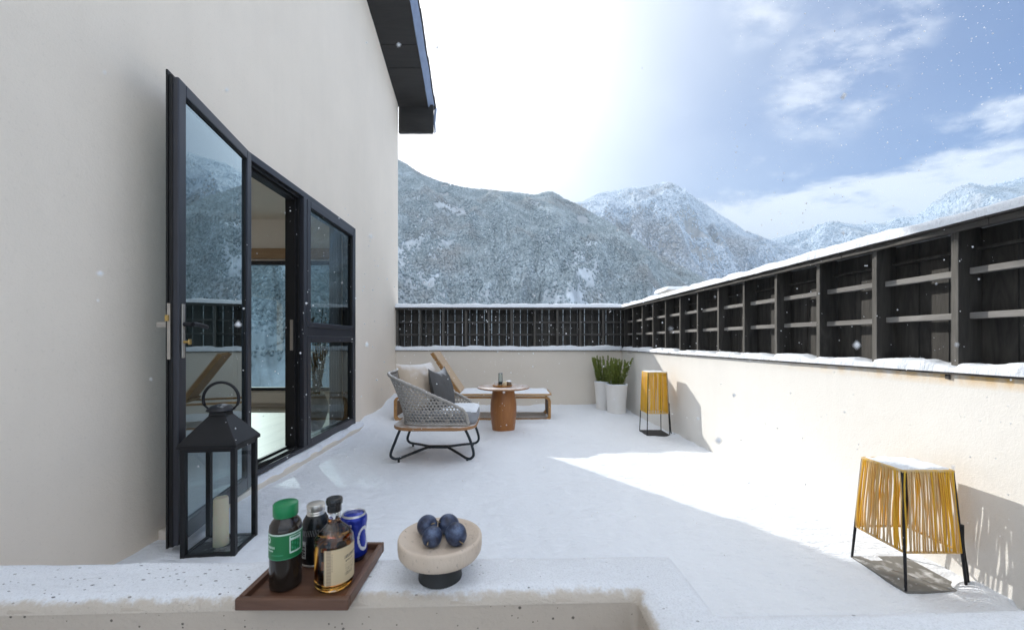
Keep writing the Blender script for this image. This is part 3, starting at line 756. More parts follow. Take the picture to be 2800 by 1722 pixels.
def gap(a):
    # thin just on the sun-side of every post (wind scour)
    x=((a-1.871)/.401)%1.0
    return .55+.5*min(1,max(0,(x-.10)/.25)) if x<.95 else .55
mb = MB(); snow_strip(mb,Pl,-1.4,6.70,-.030,.115,.961,.046,.012,8,gaps=gap,wob=.014); mb.build('snow_cover',M['snow_fluffy'],rw,smooth=True,local=True)

def fence(t, P, posts, a0, a1, z0, ztop, bw_, gapw, seed, rail_mat, tilt=0, local=False, tri=False):
    rs = random.Random(seed)
    def box(mb,aa,ab,da,db_,za,zb):
        vs=[P(aa,da,za),P(ab,da,za),P(ab,db_,za),P(aa,db_,za),P(aa,da,zb),P(ab,da,zb),P(ab,db_,zb),P(aa,db_,zb)]
        mb.add(vs,[(0,3,2,1),(4,5,6,7),(0,1,5,4),(1,2,6,5),(2,3,7,6),(3,0,4,7)])
    mb = MB(); a=a0
    while a<a1-.02:
        wdt=min(bw_*(.94+.1*rs.random()),a1-a); d=.118+rs.uniform(0,.006)
        box(mb,a,a+wdt-gapw*rs.uniform(.5,1.3),d,d+.018,z0,ztop-.005+tilt*a); a+=wdt
    mb.build('board_panel',M['fence'],t,local=local)
    for i,pa in enumerate(posts):
        mb = MB(); j=rs.uniform(-.003,.003)
        mb.mi=0; box(mb,pa+j,pa+.020+j,.003,.117,z0,ztop-.001+tilt*pa); box(mb,pa+.021+j,pa+.036+j,.009,.117,z0,ztop-.001+tilt*pa)
        mb.mi=1; box(mb,pa+j+.001,pa+.019+j,0,.0029,z0,ztop-.002+tilt*pa); box(mb,pa+.022+j,pa+.035+j,.006,.0089,z0,ztop-.002+tilt*pa)  # thin front strips, coloured paler to stand in for sun on the post
        mb.build('post',[M['fence'],M['fence_post_lit']],t,local=local,bevel=.003)
    for zr in (1.205,1.415):
        mb = MB()
        for i in range(len(posts)-1):
            q=rs.uniform(-.004,.004)
            box(mb,posts[i]+.036,posts[i+1],.050+q,.082+q,zr+q,zr+.03+q)
        mb.build('rail',rail_mat,t,local=local,bevel=.003)
    mb = MB()
    for i in range(len(posts)-1): box(mb,posts[i]+.036,posts[i+1],.092,.1165,ztop-.10,ztop-.085)
    mb.build('rail',M['fence'],t,local=local)
    mb = MB(); n=int((a1-a0)/.8)+1
    for i in range(n):
        x0=a0+i*(a1-a0)/n; x1=a0+(i+1)*(a1-a0)/n-.002
        vs=[P(x0,-.05,ztop+tilt*x0),P(x1,-.05,ztop+tilt*x1),P(x1,.18,ztop+tilt*x1),P(x0,.18,ztop+tilt*x0)]
        vs+=[P(x0,-.05,ztop+.024+tilt*x0),P(x1,-.05,ztop+.024+tilt*x1),P(x1,.18,ztop+.024+tilt*x1),P(x0,.18,ztop+.024+tilt*x0)]
        mb.add(vs,[(0,3,2,1),(4,5,6,7),(0,1,5,4),(1,2,6,5),(2,3,7,6),(3,0,4,7)])
        vs=[P(x0,-.036,ztop-.028+tilt*x0),P(x1,-.036,ztop-.028+tilt*x1),P(x1,-.012,ztop-.028+tilt*x1),P(x0,-.012,ztop-.028+tilt*x0)]
        vs+=[P(x0,-.036,ztop-.001+tilt*x0),P(x1,-.036,ztop-.001+tilt*x1),P(x1,-.012,ztop-.001+tilt*x1),P(x0,-.012,ztop-.001+tilt*x0)]
        mb.add(vs,[(0,3,2,1),(4,5,6,7),(0,1,5,4),(1,2,6,5),(2,3,7,6),(3,0,4,7)])
    mb.build('cap_board',M['coping'],t,local=local,bevel=.003)
bf = thing('wooden_fence','dark wooden fence on the far parapet with daylight showing between its boards','fence',(0,YB,.96),'wooden fences on the parapet walls')
bposts=[XW+.012+.388*k for k in range(11)]
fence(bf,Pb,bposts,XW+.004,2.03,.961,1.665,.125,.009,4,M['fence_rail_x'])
mb = MB(); snow_strip(mb,Pb,XW+.003,1.90,-.057,.185,1.678,.060,.02,13,wob=.006); mb.build('snow_cover',M['snow_fluffy'],bf,smooth=True)
rf = thing('wooden_fence','dark wooden fence on the right parapet, sunlit rails between deep posts','fence',(2.16,0,0),'wooden fences on the parapet walls',rz=.04)
Pr = lambda a,d,z:(d+.02,a,z)
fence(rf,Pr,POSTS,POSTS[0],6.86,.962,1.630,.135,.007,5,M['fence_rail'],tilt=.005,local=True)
mb = MB(); snow_strip(mb,Pr,POSTS[0],6.74,-.060,.185,1.640,.054,.012,18,wob=.009,tilt=.005); mb.build('snow_cover',M['snow_fluffy'],rf,smooth=True,local=True)
# chimney of the neighbouring house beyond the fence
ch = thing('chimney','pale snow covered chimney block just above the right fence','chimney',(4.2,10,-20))
mb = MB(); mb.box(3.92,4.52,9.8,10.6,-91,2.40); mb.build('shaft',M['plaster_wall'],ch,bevel=.02)
mb = MB(); snow_strip(mb,lambda a,d,z:(a,10.2+d,z),3.86,4.6,-.5,.5,2.38,.09,.03,31,wob=.03); mb.build('snow_cover',M['snow_fluffy'],ch,smooth=True)

# ------------------------------------------------------------------ low wall in front
poly = [(-1.945,1.090),(.462,1.150),(.467,.905),(2.12,.945),(2.12,.15),(.310,.15),(.306,.968),(-1.945,.893)]
lw = thing('low_wall','snow topped low plaster wall in the foreground carrying the drinks tray','wall',(-.3,1.0,0))
mb = MB()
def inset(p,c=.012):
    n=len(p); out=[]
    for i in range(n):
        a=Vector(p[i-1]);b_=Vector(p[i]);c_=Vector(p[(i+1)%n])
        d1=(b_-a).normalized();d2=(c_-b_).normalized()
        n1=Vector((d1.y,-d1.x));n2=Vector((d2.y,-d2.x))
        v=(n1+n2); v=v/ max(.3,v.dot(n1)); out.append(tuple(b_+v*c))
    return out
pin=inset(poly,.010)
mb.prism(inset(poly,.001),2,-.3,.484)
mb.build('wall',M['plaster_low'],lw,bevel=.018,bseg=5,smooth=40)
stp=.0085
gx=np.arange(-1.98,2.15,stp); gy=np.arange(.12,1.20,stp)
GX2,GY2=np.meshgrid(gx,gy,indexing='ij')
PX=np.array([p[0] for p in poly]);PY=np.array([p[1] for p in poly]); n=len(poly)
inside=np.zeros(GX2.shape,bool); best=np.full(GX2.shape,1e9); bx=np.zeros_like(GX2);by=np.zeros_like(GX2)
for i in range(n):
    x0,y0=PX[i],PY[i];x1,y1=PX[(i+1)%n],PY[(i+1)%n]
    cond=((y0>GY2)!=(y1>GY2))&(GX2<(x1-x0)*(GY2-y0)/(y1-y0+1e-12)+x0); inside^=cond
    L2=(x1-x0)**2+(y1-y0)**2; t=np.clip(((GX2-x0)*(x1-x0)+(GY2-y0)*(y1-y0))/L2,0,1)
    qx=x0+t*(x1-x0);qy=y0+t*(y1-y0);d=np.hypot(GX2-qx,GY2-qy); m_=d<best
    best=np.where(m_,d,best);bx=np.where(m_,qx,bx);by=np.where(m_,qy,by)
d=np.where(inside,best,0); SX=np.where(inside,GX2,bx); SY=np.where(inside,GY2,by)
edge=.026+.035*fbm(SX*6,SY*6,3,71)
def segd(a,b_):
    x0,y0=a;x1,y1=b_;L2=(x1-x0)**2+(y1-y0)**2;t=np.clip(((SX-x0)*(x1-x0)+(SY-y0)*(y1-y0))/L2,0,1);return np.hypot(SX-x0-t*(x1-x0),SY-y0-t*(y1-y0))
dfr=np.minimum(segd(poly[6],poly[7]),segd(poly[5],poly[6])*1.6)
r=np.clip(d/edge,0,1)
wq=np.clip(d/.018,0,1); top=.466+.018*np.sqrt(np.clip(1-(1-wq)**2,0,1))+.0012+.013*r*r*(3-2*r)
sm=np.clip((SX-.452)/.03,0,1)*np.clip((.93-SY)/.03,0,1); top-=.010*sm*sm*(3-2*sm)*r
top+=((fbm(SX*7,SY*7,3,73)-.5)*.010+(fbm(SX*40,SY*40,3,74)-.5)*.0035)*r
SZ=top
nX,nY=GX2.shape; idx=np.arange(nX*nY).reshape(nX,nY)
F=np.stack([idx[:-1,:-1],idx[1:,:-1],idx[1:,1:],idx[:-1,1:]],-1).reshape(-1,4)
ins=inside.ravel(); keep=ins[F].any(1); F=F[keep]
used=np.unique(F); remap=-np.ones(nX*nY,int); remap[used]=np.arange(len(used))
VV=np.stack([SX,SY,SZ],-1).reshape(-1,3)[used]
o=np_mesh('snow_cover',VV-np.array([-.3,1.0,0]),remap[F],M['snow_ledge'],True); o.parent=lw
at=o.data.attributes.new('cover','FLOAT','POINT'); at.data.foreach_set('value',np.clip(dfr/edge,0,1).ravel()[used].astype(np.float32))
LZ=.497

# ------------------------------------------------------------------ tray and drinks
tx0,tx1,ty0,ty1=-.617,-.363,.889,1.145; tz=.500
tray=thing('serving_tray','dark walnut square tray overhanging the snowy low wall','tray',((tx0+tx1)/2,(ty0+ty1)/2,tz))
mb=MB(); mb.box(tx0+.012,tx1-.012,ty0+.012,ty1-.012,tz,tz+.010); mb.build('base',M['walnut'],tray)
rw_=.013; RZ=tz+.026
for ya_ in (ty0,ty1-rw_):
    mb=MB(); mb.prism([(tx0,tz-.001),(tx1,tz-.001),(tx1,RZ),(tx0,RZ)],1,ya_,ya_+rw_); mb.build('rim',M['walnut'],tray,bevel=.003)
for xa_ in (tx0+.0003,tx1-rw_-.0003):
    mb=MB(); mb.box(xa_,xa_+rw_,ty0+rw_,ty1-rw_,tz-.001,RZ); mb.build('rim',M['walnut_y'],tray,bevel=.003)
TB=tz+.0102
def flat(name,c,rough=.5,metal=0,**k): return simple(name,c,rough,metal,**k)
GREEN=flat('label_green',(.006,.15,.045),.45); PALE=flat('label_pale',(.55,.68,.60),.5); MINT=flat('label_mint',(.05,.30,.16),.45)
BLK=flat('dark_liquid',(.006,.005,.005),.08,spec=.6); CLEARP=flat('dark_plastic',(.020,.015,.012),.12,spec=.6)
CREAM=flat('label_cream',(.60,.48,.30),.7,var=.06); INK=flat('label_ink',(.045,.04,.04),.6); FADE=flat('label_faded',(.36,.28,.19),.7); FADE2=flat('label_faded_tan',(.46,.36,.24),.7)
SILV=flat('cap_silver',(.62,.60,.56),.3,.7); GUN=flat('gunmetal',(.016,.018,.020),.25,.4); GREY=flat('label_grey',(.12,.12,.12),.5); LGREY=flat('label_light_grey',(.42,.43,.42),.5)
BLUE=flat('can_blue',(.012,.030,.30),.22,.35); NAVY=flat('can_navy',(.006,.008,.05),.25,.3); WHITE=flat('can_white',(.62,.63,.66),.35); GOLD=flat('can_gold',(.50,.34,.12),.35); RED=flat('can_orange',(.50,.10,.02),.4); PINK=flat('can_pink',(.45,.25,.30),.4); CANTOP=flat('can_top',(.52,.52,.52),.32,.8)
AMBGLASS=m_glass('bottle_glass',(.97,.97,.98),1.46); LIQ=m_glass('amber_spirit',(.90,.45,.08),1.34)
capgreen=flat('cap_green',(.004,.19,.062),.35); capblack=flat('cap_black',(.012,.013,.015),.22,spec=.6)

def patch(mb, c, R_, th0, th1, z0, z1, nu, nv, fn, prof=None):
    """curved label: fn(u,v)->material index (u from left to right as seen from outside, v from bottom to top)"""
    o=len(mb.v)
    for j in range(nv+1):
        z=z0+(z1-z0)*j/nv
        for i in range(nu+1):
            th=th0+(th1-th0)*i/nu; rr=R_ if prof is None else prof(z)+.0006
            mb.v.append((c[0]+rr*math.cos(th),c[1]+rr*math.sin(th),c[2]+z))
    for j in range(nv):
        for i in range(nu):
            q=o+j*(nu+1)+i; mb.f.append((q,q+1,q+nu+2,q+nu+1)); mb.m.append(fn((i+.5)/nu,(j+.5)/nv))
def ring(zs): return zs
# green-capped coffee bottle
c=(-.546,.967,TB); t=thing('coffee_bottle','dark square-shouldered bottle with a green screw cap and green label','bottle',c,'drinks on the tray')
mb=MB(); mb.lathe([(.030,0),(.0345,.004),(.0355,.012),(.0350,.06),(.0355,.085),(.0355,.140),(.0345,.150),(.029,.160),(.024,.166),(.0235,.172),(0,.172)],48,c); mb.build('body',CLEARP,t,smooth=50)
def fg(u,v):
    if v>.94 or u<.012: return 1
    if v<.04: return 2
    # round emblem at the left edge
    if ((u-.30)/.035)**2+((v-.76)/.14)**2<1 and not ((u-.30)/.016)**2+((v-.76)/.065)**2<1: return 1
    if .25<u<.42 and .44<v<.53 and ((int(u*110)%3)!=0): return 1
    if .27<u<.39 and .31<v<.39 and ((int(u*130)%3)!=1): return 1
    if .36<u<.52 and .17<v<.20: return 2
    if .60<u<.775 and .22<v<.88:
        if u<.615 or u>.757 or v<.26 or v>.845: return 1
        if .72<v<.80: return 1
        return 2 if (math.sin(u*160)+math.sin(v*33+u*50))>.6 else 0
    return 0
mb=MB(); patch(mb,c,.0362,R(150),R(420),.078,.138,150,34,fg); mb.build('label',[GREEN,PALE,MINT],t,smooth=True)
mb=MB(); mb.lathe([(.0265,0),(.0275,.002),(.0275,.028),(.0255,.0305),(0,.0315)],64,(c[0],c[1],c[2]+.170)); mb.build('cap',capgreen,t,smooth=50)
# black aluminium bottle
c=(-.524,1.072,TB); t=thing('black_bottle','matte black aluminium bottle with silver screw cap, behind the amber bottle','bottle',c,'drinks on the tray')
mb=MB(); mb.lathe([(.031,0),(.034,.004),(.0355,.014),(.0355,.085),(.0345,.100),(.031,.114),(.025,.125),(.0205,.129),(0,.129)],48,c); mb.build('body',GUN,t,smooth=50)
mb=MB(); mb.lathe([(.0335,0),(.0345,.0015),(.0350,.004),(.0345,.006)],48,(c[0],c[1],c[2]+.001)); mb.build('base_ring',SILV,t,smooth=True)
def fb(u,v):
    if v>.80:
        return 1 if (math.sin(u*90+v*20)>-.1 and .1<u<.85) else 0
    if .17<u<.36 and .02<v<.62:
        if u<.20 or u>.33 or v>.50 or v<.08: return 2
        return 2 if math.sin(v*58)+math.sin(u*110)>.5 else 0
    return 0
mb=MB(); patch(mb,c,.0361,R(205),R(345),.022,.098,70,44,fb); mb.build('label',[GUN,GREY,LGREY],t,smooth=True)
mb=MB(); mb.lathe([(.0215,0),(.0225,.002),(.0205,.005),(.0225,.008),(.0205,.011),(.0225,.014),(.0225,.026),(.021,.0285),(.012,.030),(0,.0305)],48,(c[0],c[1],c[2]+.127)); mb.build('cap',SILV,t,smooth=40)
# amber spirit bottle
c=(-.430,.972,TB); t=thing('spirit_bottle','flask of amber spirit with cream label and black stopper','bottle',c,'drinks on the tray')
pr=[(.0,.0),(.036,0),(.0425,.004),(.0445,.012),(.0445,.105),(.043,.118),(.036,.131),(.024,.142),(.016,.150),(.0135,.158),(.0135,.186),(.015,.187),(.015,.192)]
mb=MB(); mb.lathe(pr,64,c); body=mb.build('body',AMBGLASS,t,smooth=True)
pl=[(0,.006),(.034,.006),(.0405,.010),(.0425,.016),(.0425,.104),(.041,.117),(.036,.1255),(.0,.1256)]
mb=MB(); mb.lathe(pl,64,c); mb.build('spirit',LIQ,t,smooth=45)
def fa(u,v):
    if u<.025 or u>.985: return 3
    if .05<u<.165:
        return 2 if (math.sin(v*70)+math.sin(u*260+v*31))>-.2 else 3
    if .17<u<.20 and .38<v<.92: return 2 if math.sin(v*95)>0 else 0
    vs=v-.10*(u-.47)
    if .47<u<.86 and .66<vs<.745: return 1 if math.sin(u*140+vs*16)>-.35 else 0
    if .48<u<.72 and .565<vs<.61: return 1 if math.sin(u*150)>-.1 else 0
    if .48<u<.86 and (.475<vs<.50 or .42<vs<.445): return 2 if math.sin(u*170)>-.6 else 0
    if .48<u<.78 and (.36<vs<.38 or .31<vs<.33): return 1 if math.sin(u*190)>0 else 0
    if .48<u<.70 and (.235<vs<.265 or .19<vs<.215): return 1 if math.sin(u*160)>-.3 else 0
    return 0
mb=MB(); patch(mb,c,.0451,R(264),R(390),.020,.103,110,90,fa); mb.build('label',[CREAM,INK,FADE,FADE2],t,smooth=True)
mb=MB(); mb.lathe([(.0160,0),(.0165,.003),(.0160,.016),(.0185,.018),(.0195,.026),(.018,.031),(.010,.032),(.0,.031)],48,(c[0],c[1],c[2]+.178)); mb.build('stopper',capblack,t,smooth=40)
# blue waisted can
c=(-.428,1.088,TB); t=thing('drink_can','waisted royal blue drinks can with silver top at the tray back','can',c,'drinks on the tray')
def canr(z):
    pts=[(0,.026),(.004,.029),(.014,.0345),(.030,.0350),(.052,.0322),(.068,.0310),(.084,.0325),(.102,.0350),(.112,.0345),(.121,.030)]
    return float(np.interp(z,[p[0] for p in pts],[p[1] for p in pts]))
zs=[.121*i/60 for i in range(61)]
def fc(th,z):
    th=(th-R(225)+math.pi)%(2*math.pi)-math.pi; u=th/R(90)   # -1..1 over the face towards the camera
    f=(z-.0)/.121
    if f>.985: return 5
    if z<.016: return 1
    # big white ring on the right-hand side
    a=((u-1.28)/.36)**2+((f-.50)/.27)**2
    if .52<a<1: return 2
    s=f-.05*u
    if -.35<u<.62 and .745<s<.84: return 2 if math.sin(u*22)+math.sin(f*140)>-1.0 else 1
    if -.30<u<.55 and .665<s<.735: return 3 if math.sin(u*26+f*30)>-.4 else 1
    if ((u-.22)/.24)**2+((f-.52)/.10)**2<1: return 4 if math.sin(u*45)>-.6 else 1
    if abs((u-.55)-(f-.5)*1.2)<.05 and .44<f<.62: return 2
    if .22<u<.46 and .20<f<.31: return 6
    if ((u-.30)/.09)**2+((f-.105)/.032)**2<1: return 2
    return 0
mb=MB(); mb.lathe([(canr(z),z) for z in zs],96,c,matf=fc); mb.build('body',[BLUE,NAVY,WHITE,GOLD,RED,CANTOP,PINK],t,smooth=True)
mb=MB(); mb.lathe([(0,-.004),(.024,-.004),(.0262,-.003),(.0272,.0015),(.0287,.0028),(.0300,.001),(.0300,-.001)],64,(c[0],c[1],c[2]+.121)); lid=mb.build('lid',CANTOP,t,smooth=50)
mb=MB(); mb.lathe([(.0001,0),(.0115,0),(.0115,.0012),(.0001,.0012)],24,(c[0]-.004,c[1]-.002,c[2]+.1175),sx=1.0,sy=.8); mb.build('pull_tab',NAVY,t)

# ------------------------------------------------------------------ pedestal bowl and plums
c=(-.181,1.027,LZ-.003)
t=thing('pedestal_bowl','round travertine dish on a black stone foot, holding four dark plums','bowl',c)
mb=MB(); mb.lathe([(.0,.0),(.052,0),(.0555,.003),(.0545,.012),(.048,.05),(.047,.064)],64,c); mb.build('foot',M['black_stone'],t,smooth=50)
mb=MB(); mb.lathe([(.0,.060),(.088,.060),(.099,.064),(.105,.073),(.1065,.085),(.1065,.103),(.105,.108),(.101,.1095),(.097,.108),(.085,.101),(.06,.095),(.03,.0925),(0,.092)],96,c); mb.build('dish',M['travertine'],t,smooth=60)
def plum_mesh():
    mb=MB(); prof=[]; n=22
    for i in range(n+1):
        a=-math.pi/2+math.pi*i/n; r=.0262*math.cos(a)*(1+.05*math.sin(a)); z=.0285*math.sin(a)
        prof.append((max(r,0),z))
    o0=len(mb.v); mb.lathe(prof,40)
    for i,(x,y,z) in enumerate(mb.v):           # suture groove
        th=math.atan2(y,x); k=1-.05*math.exp(-(th/.22)**2); 
        zz=z-.005*math.exp(-((x*x+y*y)/.00004))*(1 if z>0 else -.6)
        mb.v[i]=(x*k,y*k,zz)
    return mb
plums=[((-.220,1.052,.0),(R(62),R(18),R(30)),'plum at the back left, half hidden by the smallest plum in the dish',1.02),((-.165,1.062,.0),(R(68),R(-20),R(-60)),'plum at the back of the dish, mostly behind the largest plum',1.0),((-.196,1.000,.0),(R(100),R(10),R(-15)),'smallest plum at the dish front, its short stalk pointing left',.95),((-.138,1.005,.0),(R(110),R(-15),R(25)),'largest plum at the right with a stalk stub at its foot',1.04)]
p0=None
for i,(pc,rot,lab,sc) in enumerate(plums):
    if p0 is None:
        p0=tag(plum_mesh().build('plum',M['plum'],smooth=True),lab,'plum','plums in the dish')
        mb=MB(); mb.tube(catmull([(0,0,.0225),(.001,.001,.028),(.004,.002,.036)],4),.0013,6); ps=mb.build('stalk',M['stalk'],p0,local=True); o=p0
    else:
        o=p0.copy(); col.objects.link(o); s_=ps.copy(); s_.parent=o; col.objects.link(s_); o['label']=lab
    rd=math.hypot(pc[0]-c[0],pc[1]-c[1]); zf=np.interp(rd,[0,.03,.06,.085],[.092,.0925,.095,.101])
    o.location=(pc[0],pc[1],c[2]+float(zf)+.0262*sc); o.rotation_euler=rot; o.scale=(sc,sc,sc)

# ------------------------------------------------------------------ lantern
LC=Vector((-1.545,2.125,0)); LR=R(6.5)
t=thing('lantern','tall black metal lantern with a candle, by the open door','lantern',LC)
LMt=Matrix.Translation(LC)@Matrix.Rotation(LR,4,'Z')
hx,hy=.130,.112; pz=.56; w_=.024
mb=MB()
for sx in (-1,1):
    for sy in (-1,1):
        x=sx*(hx-w_/2);y=sy*(hy-w_/2); mb.box(x-w_/2,x+w_/2,y-w_/2,y+w_/2,.0,pz,LMt)
for sy in (-1,1):
    y=sy*(hy-w_/2); mb.box(-hx+w_,hx-w_,y-.010,y+.010,.0,.026,LMt); mb.box(-hx+w_,hx-w_,y-.010,y+.010,pz-.02,pz,LMt)
for sx in (-1,1):
    x=sx*(hx-w_/2); mb.box(x-.010,x+.010,-hy+w_,hy-w_,.0,.026,LMt); mb.box(x-.010,x+.010,-hy+w_,hy-w_,pz-.02,pz,LMt)
mb.build('frame',M['iron'],t,bevel=.002)
mb=MB(); mb.box(-hx+.02,hx-.02,-hy+.02,hy-.02,.008,.018,LMt); mb.build('base',simple('lantern_base',(.05,.05,.055),.6,.3,dust=(1.0,1.25,16,.8)),t)
def frus(mb,a0,b0,z0,a1,b1,z1):
    vs=[(-a0,-b0,z0),(a0,-b0,z0),(a0,b0,z0),(-a0,b0,z0),(-a1,-b1,z1),(a1,-b1,z1),(a1,b1,z1),(-a1,b1,z1)]
    mb.add(vs,[(0,3,2,1),(4,5,6,7),(0,1,5,4),(1,2,6,5),(2,3,7,6),(3,0,4,7)],LMt)
mb=MB(); frus(mb,hx+.010,hy+.010,pz+.0005,hx+.010,hy+.010,pz+.018); frus(mb,hx+.010,hy+.010,pz+.018,.042,.038,pz+.150); frus(mb,.042,.038,pz+.150,.038,.034,pz+.172)
mb.build('roof',M['iron'],t,bevel=.002)
mb=MB(); mb.lathe([(.0,0),(.060,0),(.066,.004),(.062,.012),(.045,.026),(.02,.034),(0,.036)],40,M=LMt@Matrix.Translation((0,0,pz+.173))); cp=mb.build('cap',simple('lantern_cap',(.025,.026,.03),.45,.4,dust=(.90,1.15,22,.8)),t,smooth=50)
mb=MB(); hr=.088
pts=[]
for i in range(27):
    a=R(-22)+R(224)*i/26; pts.append(LMt@Vector((hr*math.cos(a),.0,pz+.235+hr*math.sin(a))))
mb.tube(pts,.0075,10); mb.tube([pts[0],LMt@Vector((.062,0,pz+.182))],.005,8); mb.tube([pts[-1],LMt@Vector((-.062,0,pz+.182))],.005,8)
mb.build('handle',M['iron'],t,smooth=True)
mb=MB(); mb.tube([LMt@Vector((0,0,.019)),LMt@Vector((0,0,.262)),LMt@Vector((0,0,.270)),LMt@Vector((0,0,.272))],[.036,.034,.031,.02],40)
cd=tag(mb.build('candle',M['wax'],smooth=50),'cream pillar candle standing inside the black lantern','candle')
for (a,b_,c_,d_) in (((-hx+w_,-hy+w_/2),(hx-w_,-hy+w_/2),0,0),((-hx+w_,hy-w_/2),(hx-w_,hy-w_/2),0,0),((-hx+w_/2,-hy+w_),(-hx+w_/2,hy-w_),0,0),((hx-w_/2,-hy+w_),(hx-w_/2,hy-w_),0,0)):
    mb=MB(); mb.add([(a[0],a[1],.026),(b_[0],b_[1],.026),(b_[0],b_[1],pz-.02),(a[0],a[1],pz-.02)],[(0,1,2,3)],LMt); mb.build('pane',M['pane_lantern'],t)

# ------------------------------------------------------------------ lounge chair
CC=Vector((-.70,3.90,0))
t=thing('lounge_chair','grey woven rope lounge chair on a round teak plate and bent black legs','chair',CC)
def rrect(x0,x1,y0,y1,r,n=10,bulge=0):
    out=[]
    for (cx_,cy_,a0) in ((x1-r,y0+r,-90),(x1-r,y1-r,0),(x0+r,y1-r,90),(x0+r,y0+r,180)):
        for k in range(n+1):
            a=R(a0+90*k/n); out.append((cx_+r*math.cos(a),cy_+r*math.sin(a)))
    return out
mb=MB(); mb.prism(rrect(-1.085,-.315,3.535,4.265,.20),2,.303,.334); mb.build('seat_plate',M['teak_dusted'],t,bevel=.010,bseg=3,smooth=40)
# frame loops
for sgn in (-1,1):
    Y=lambda y: 3.90+sgn*y
    pts=[(-1.005,Y(.27),.305),(-1.045,Y(.285),.20),(-1.085,Y(.295),.085),(-1.065,Y(.29),.045),(-1.02,Y(.27),.036),(-.93,Y(.17),.052),(-.82,Y(.035),.070),(-.78,Y(.018),.072),(-.64,Y(.018),.072),(-.60,Y(.03),.070),(-.49,Y(.16),.052),(-.40,Y(.265),.036),(-.355,Y(.285),.045),(-.335,Y(.292),.09),(-.365,Y(.285),.20),(-.415,Y(.27),.305)]
    mb=MB(); mb.tube(catmull(pts,6),.0125,10); lg=mb.build('leg',M['leg'],t,smooth=True)
    for (fx,fy) in ((-1.02,Y(.27)),(-.395,Y(.268))):
        mb=MB(); mb.lathe([(.010,-.02),(.012,-.008),(.010,.030)],12,(fx,fy,0)); mb.build('foot',M['rubber'],lg,smooth=40)
# woven shell
bot=[(-.385,3.615),(-.55,3.610),(-.72,3.612),(-.86,3.625),(-.95,3.67),(-.995,3.76),(-1.005,3.90),(-.995,4.04),(-.95,4.13),(-.86,4.175),(-.72,4.188),(-.55,4.190),(-.385,4.185)]
bp=catmull([(x,y,0) for x,y in bot],16)
S=[0]
for i in range(1,len(bp)): S.append(S[-1]+(bp[i]-bp[i-1]).length)
SL=S[-1]; Sx=np.array(S); Bx=np.array([p.x for p in bp]);By=np.array([p.y for p in bp])
def shell(s,z):
    x=float(np.interp(s,Sx,Bx));y=float(np.interp(s,Sx,By))
    e=.01; tx=float(np.interp(min(s+e,SL),Sx,Bx)-np.interp(max(s-e,0),Sx,Bx)); ty=float(np.interp(min(s+e,SL),Sx,By)-np.interp(max(s-e,0),Sx,By))
    L=math.hypot(tx,ty)+1e-9; nx_,ny_=-ty/L,tx/L    # outward? fixed below
    if (x+nx_*.01+.65)**2+(y+ny_*.01-3.9)**2 < (x+.65)**2+(y-3.9)**2: nx_,ny_=-nx_,-ny_
    v=max(0,(z-.34)/.48); backness=min(1,max(0,(-.55-x)/.45))
    fl=(.13*backness+.03)*v**1.4
    return Vector((x+nx_*fl,y+ny_*fl,z))
def rimz(s):
    x=float(np.interp(s,Sx,Bx))
    z=float(np.interp(-x,[.36,.40,.53,.71,.88,1.0],[.44,.465,.535,.62,.715,.80]))
    endd=min(s,SL-s)
    if endd<.06: z=.36+(z-.36)*math.sqrt(max(0,1-(1-endd/.06)**2))
    return z
cell=.0315; mb=MB(); rows=17
for rI in range(rows):
    z=.352+rI*cell*.866
    ncol=int(SL/cell)
    for k in range(ncol):
        s=(k+.5+(.5 if rI%2 else 0))*cell
        if s>SL-.004 or s<.004: continue
        if z>rimz(s)-.004: continue
        hole=.74-.28*min(1,(z-.35)/.30)*(.7+.6*random.random())
        if random.random()<.06: hole*=.45
        outer=[];inner=[]
        ro=cell/math.sqrt(3)*1.02
        for q in range(6):
            a=R(30+60*q)
            outer.append((s+ro*math.cos(a),z+ro*math.sin(a)))
        for q in range(12):
            a=R(30+30*q); inner.append((s+ro*hole*math.cos(a)*.95,z+ro*hole*math.sin(a)))
        o=len(mb.v)
        for (a,b_) in outer:
            sc=min(max(a,0),SL); mb.v.append(tuple(shell(sc,min(max(b_,.336),rimz(sc)+.002))))
        for (a,b_) in inner:
            sc=min(max(a,0),SL); mb.v.append(tuple(shell(sc,min(max(b_,.336),rimz(sc)+.001))))
        for q in range(6):
            q2=(q+1)%6; i0=o+6+2*q; i1=o+6+2*q+1; i2=o+6+(2*q+2)%12
            mb.f += [(o+q,i1,i0),(o+q,o+q2,i1),(o+q2,i2,i1)]; mb.m += [0,0,0]
sh=mb.build('woven_shell',M['rope'],t,solid=.010)
rp=[shell(s,rimz(s)) for s in np.linspace(0,SL,90)]
bt=[shell(s,.345) for s in np.linspace(0,SL,70)]
mb=MB(); 
full=[bt[0]]+rp+[bt[-1]]
mb.tube(full,[.015]+[.015+.0022*math.sin(i*2.4) for i in range(len(rp))]+[.015],10); mb.tube(bt,.013,8); mb.build('rim',M['rope'],t,smooth=True)
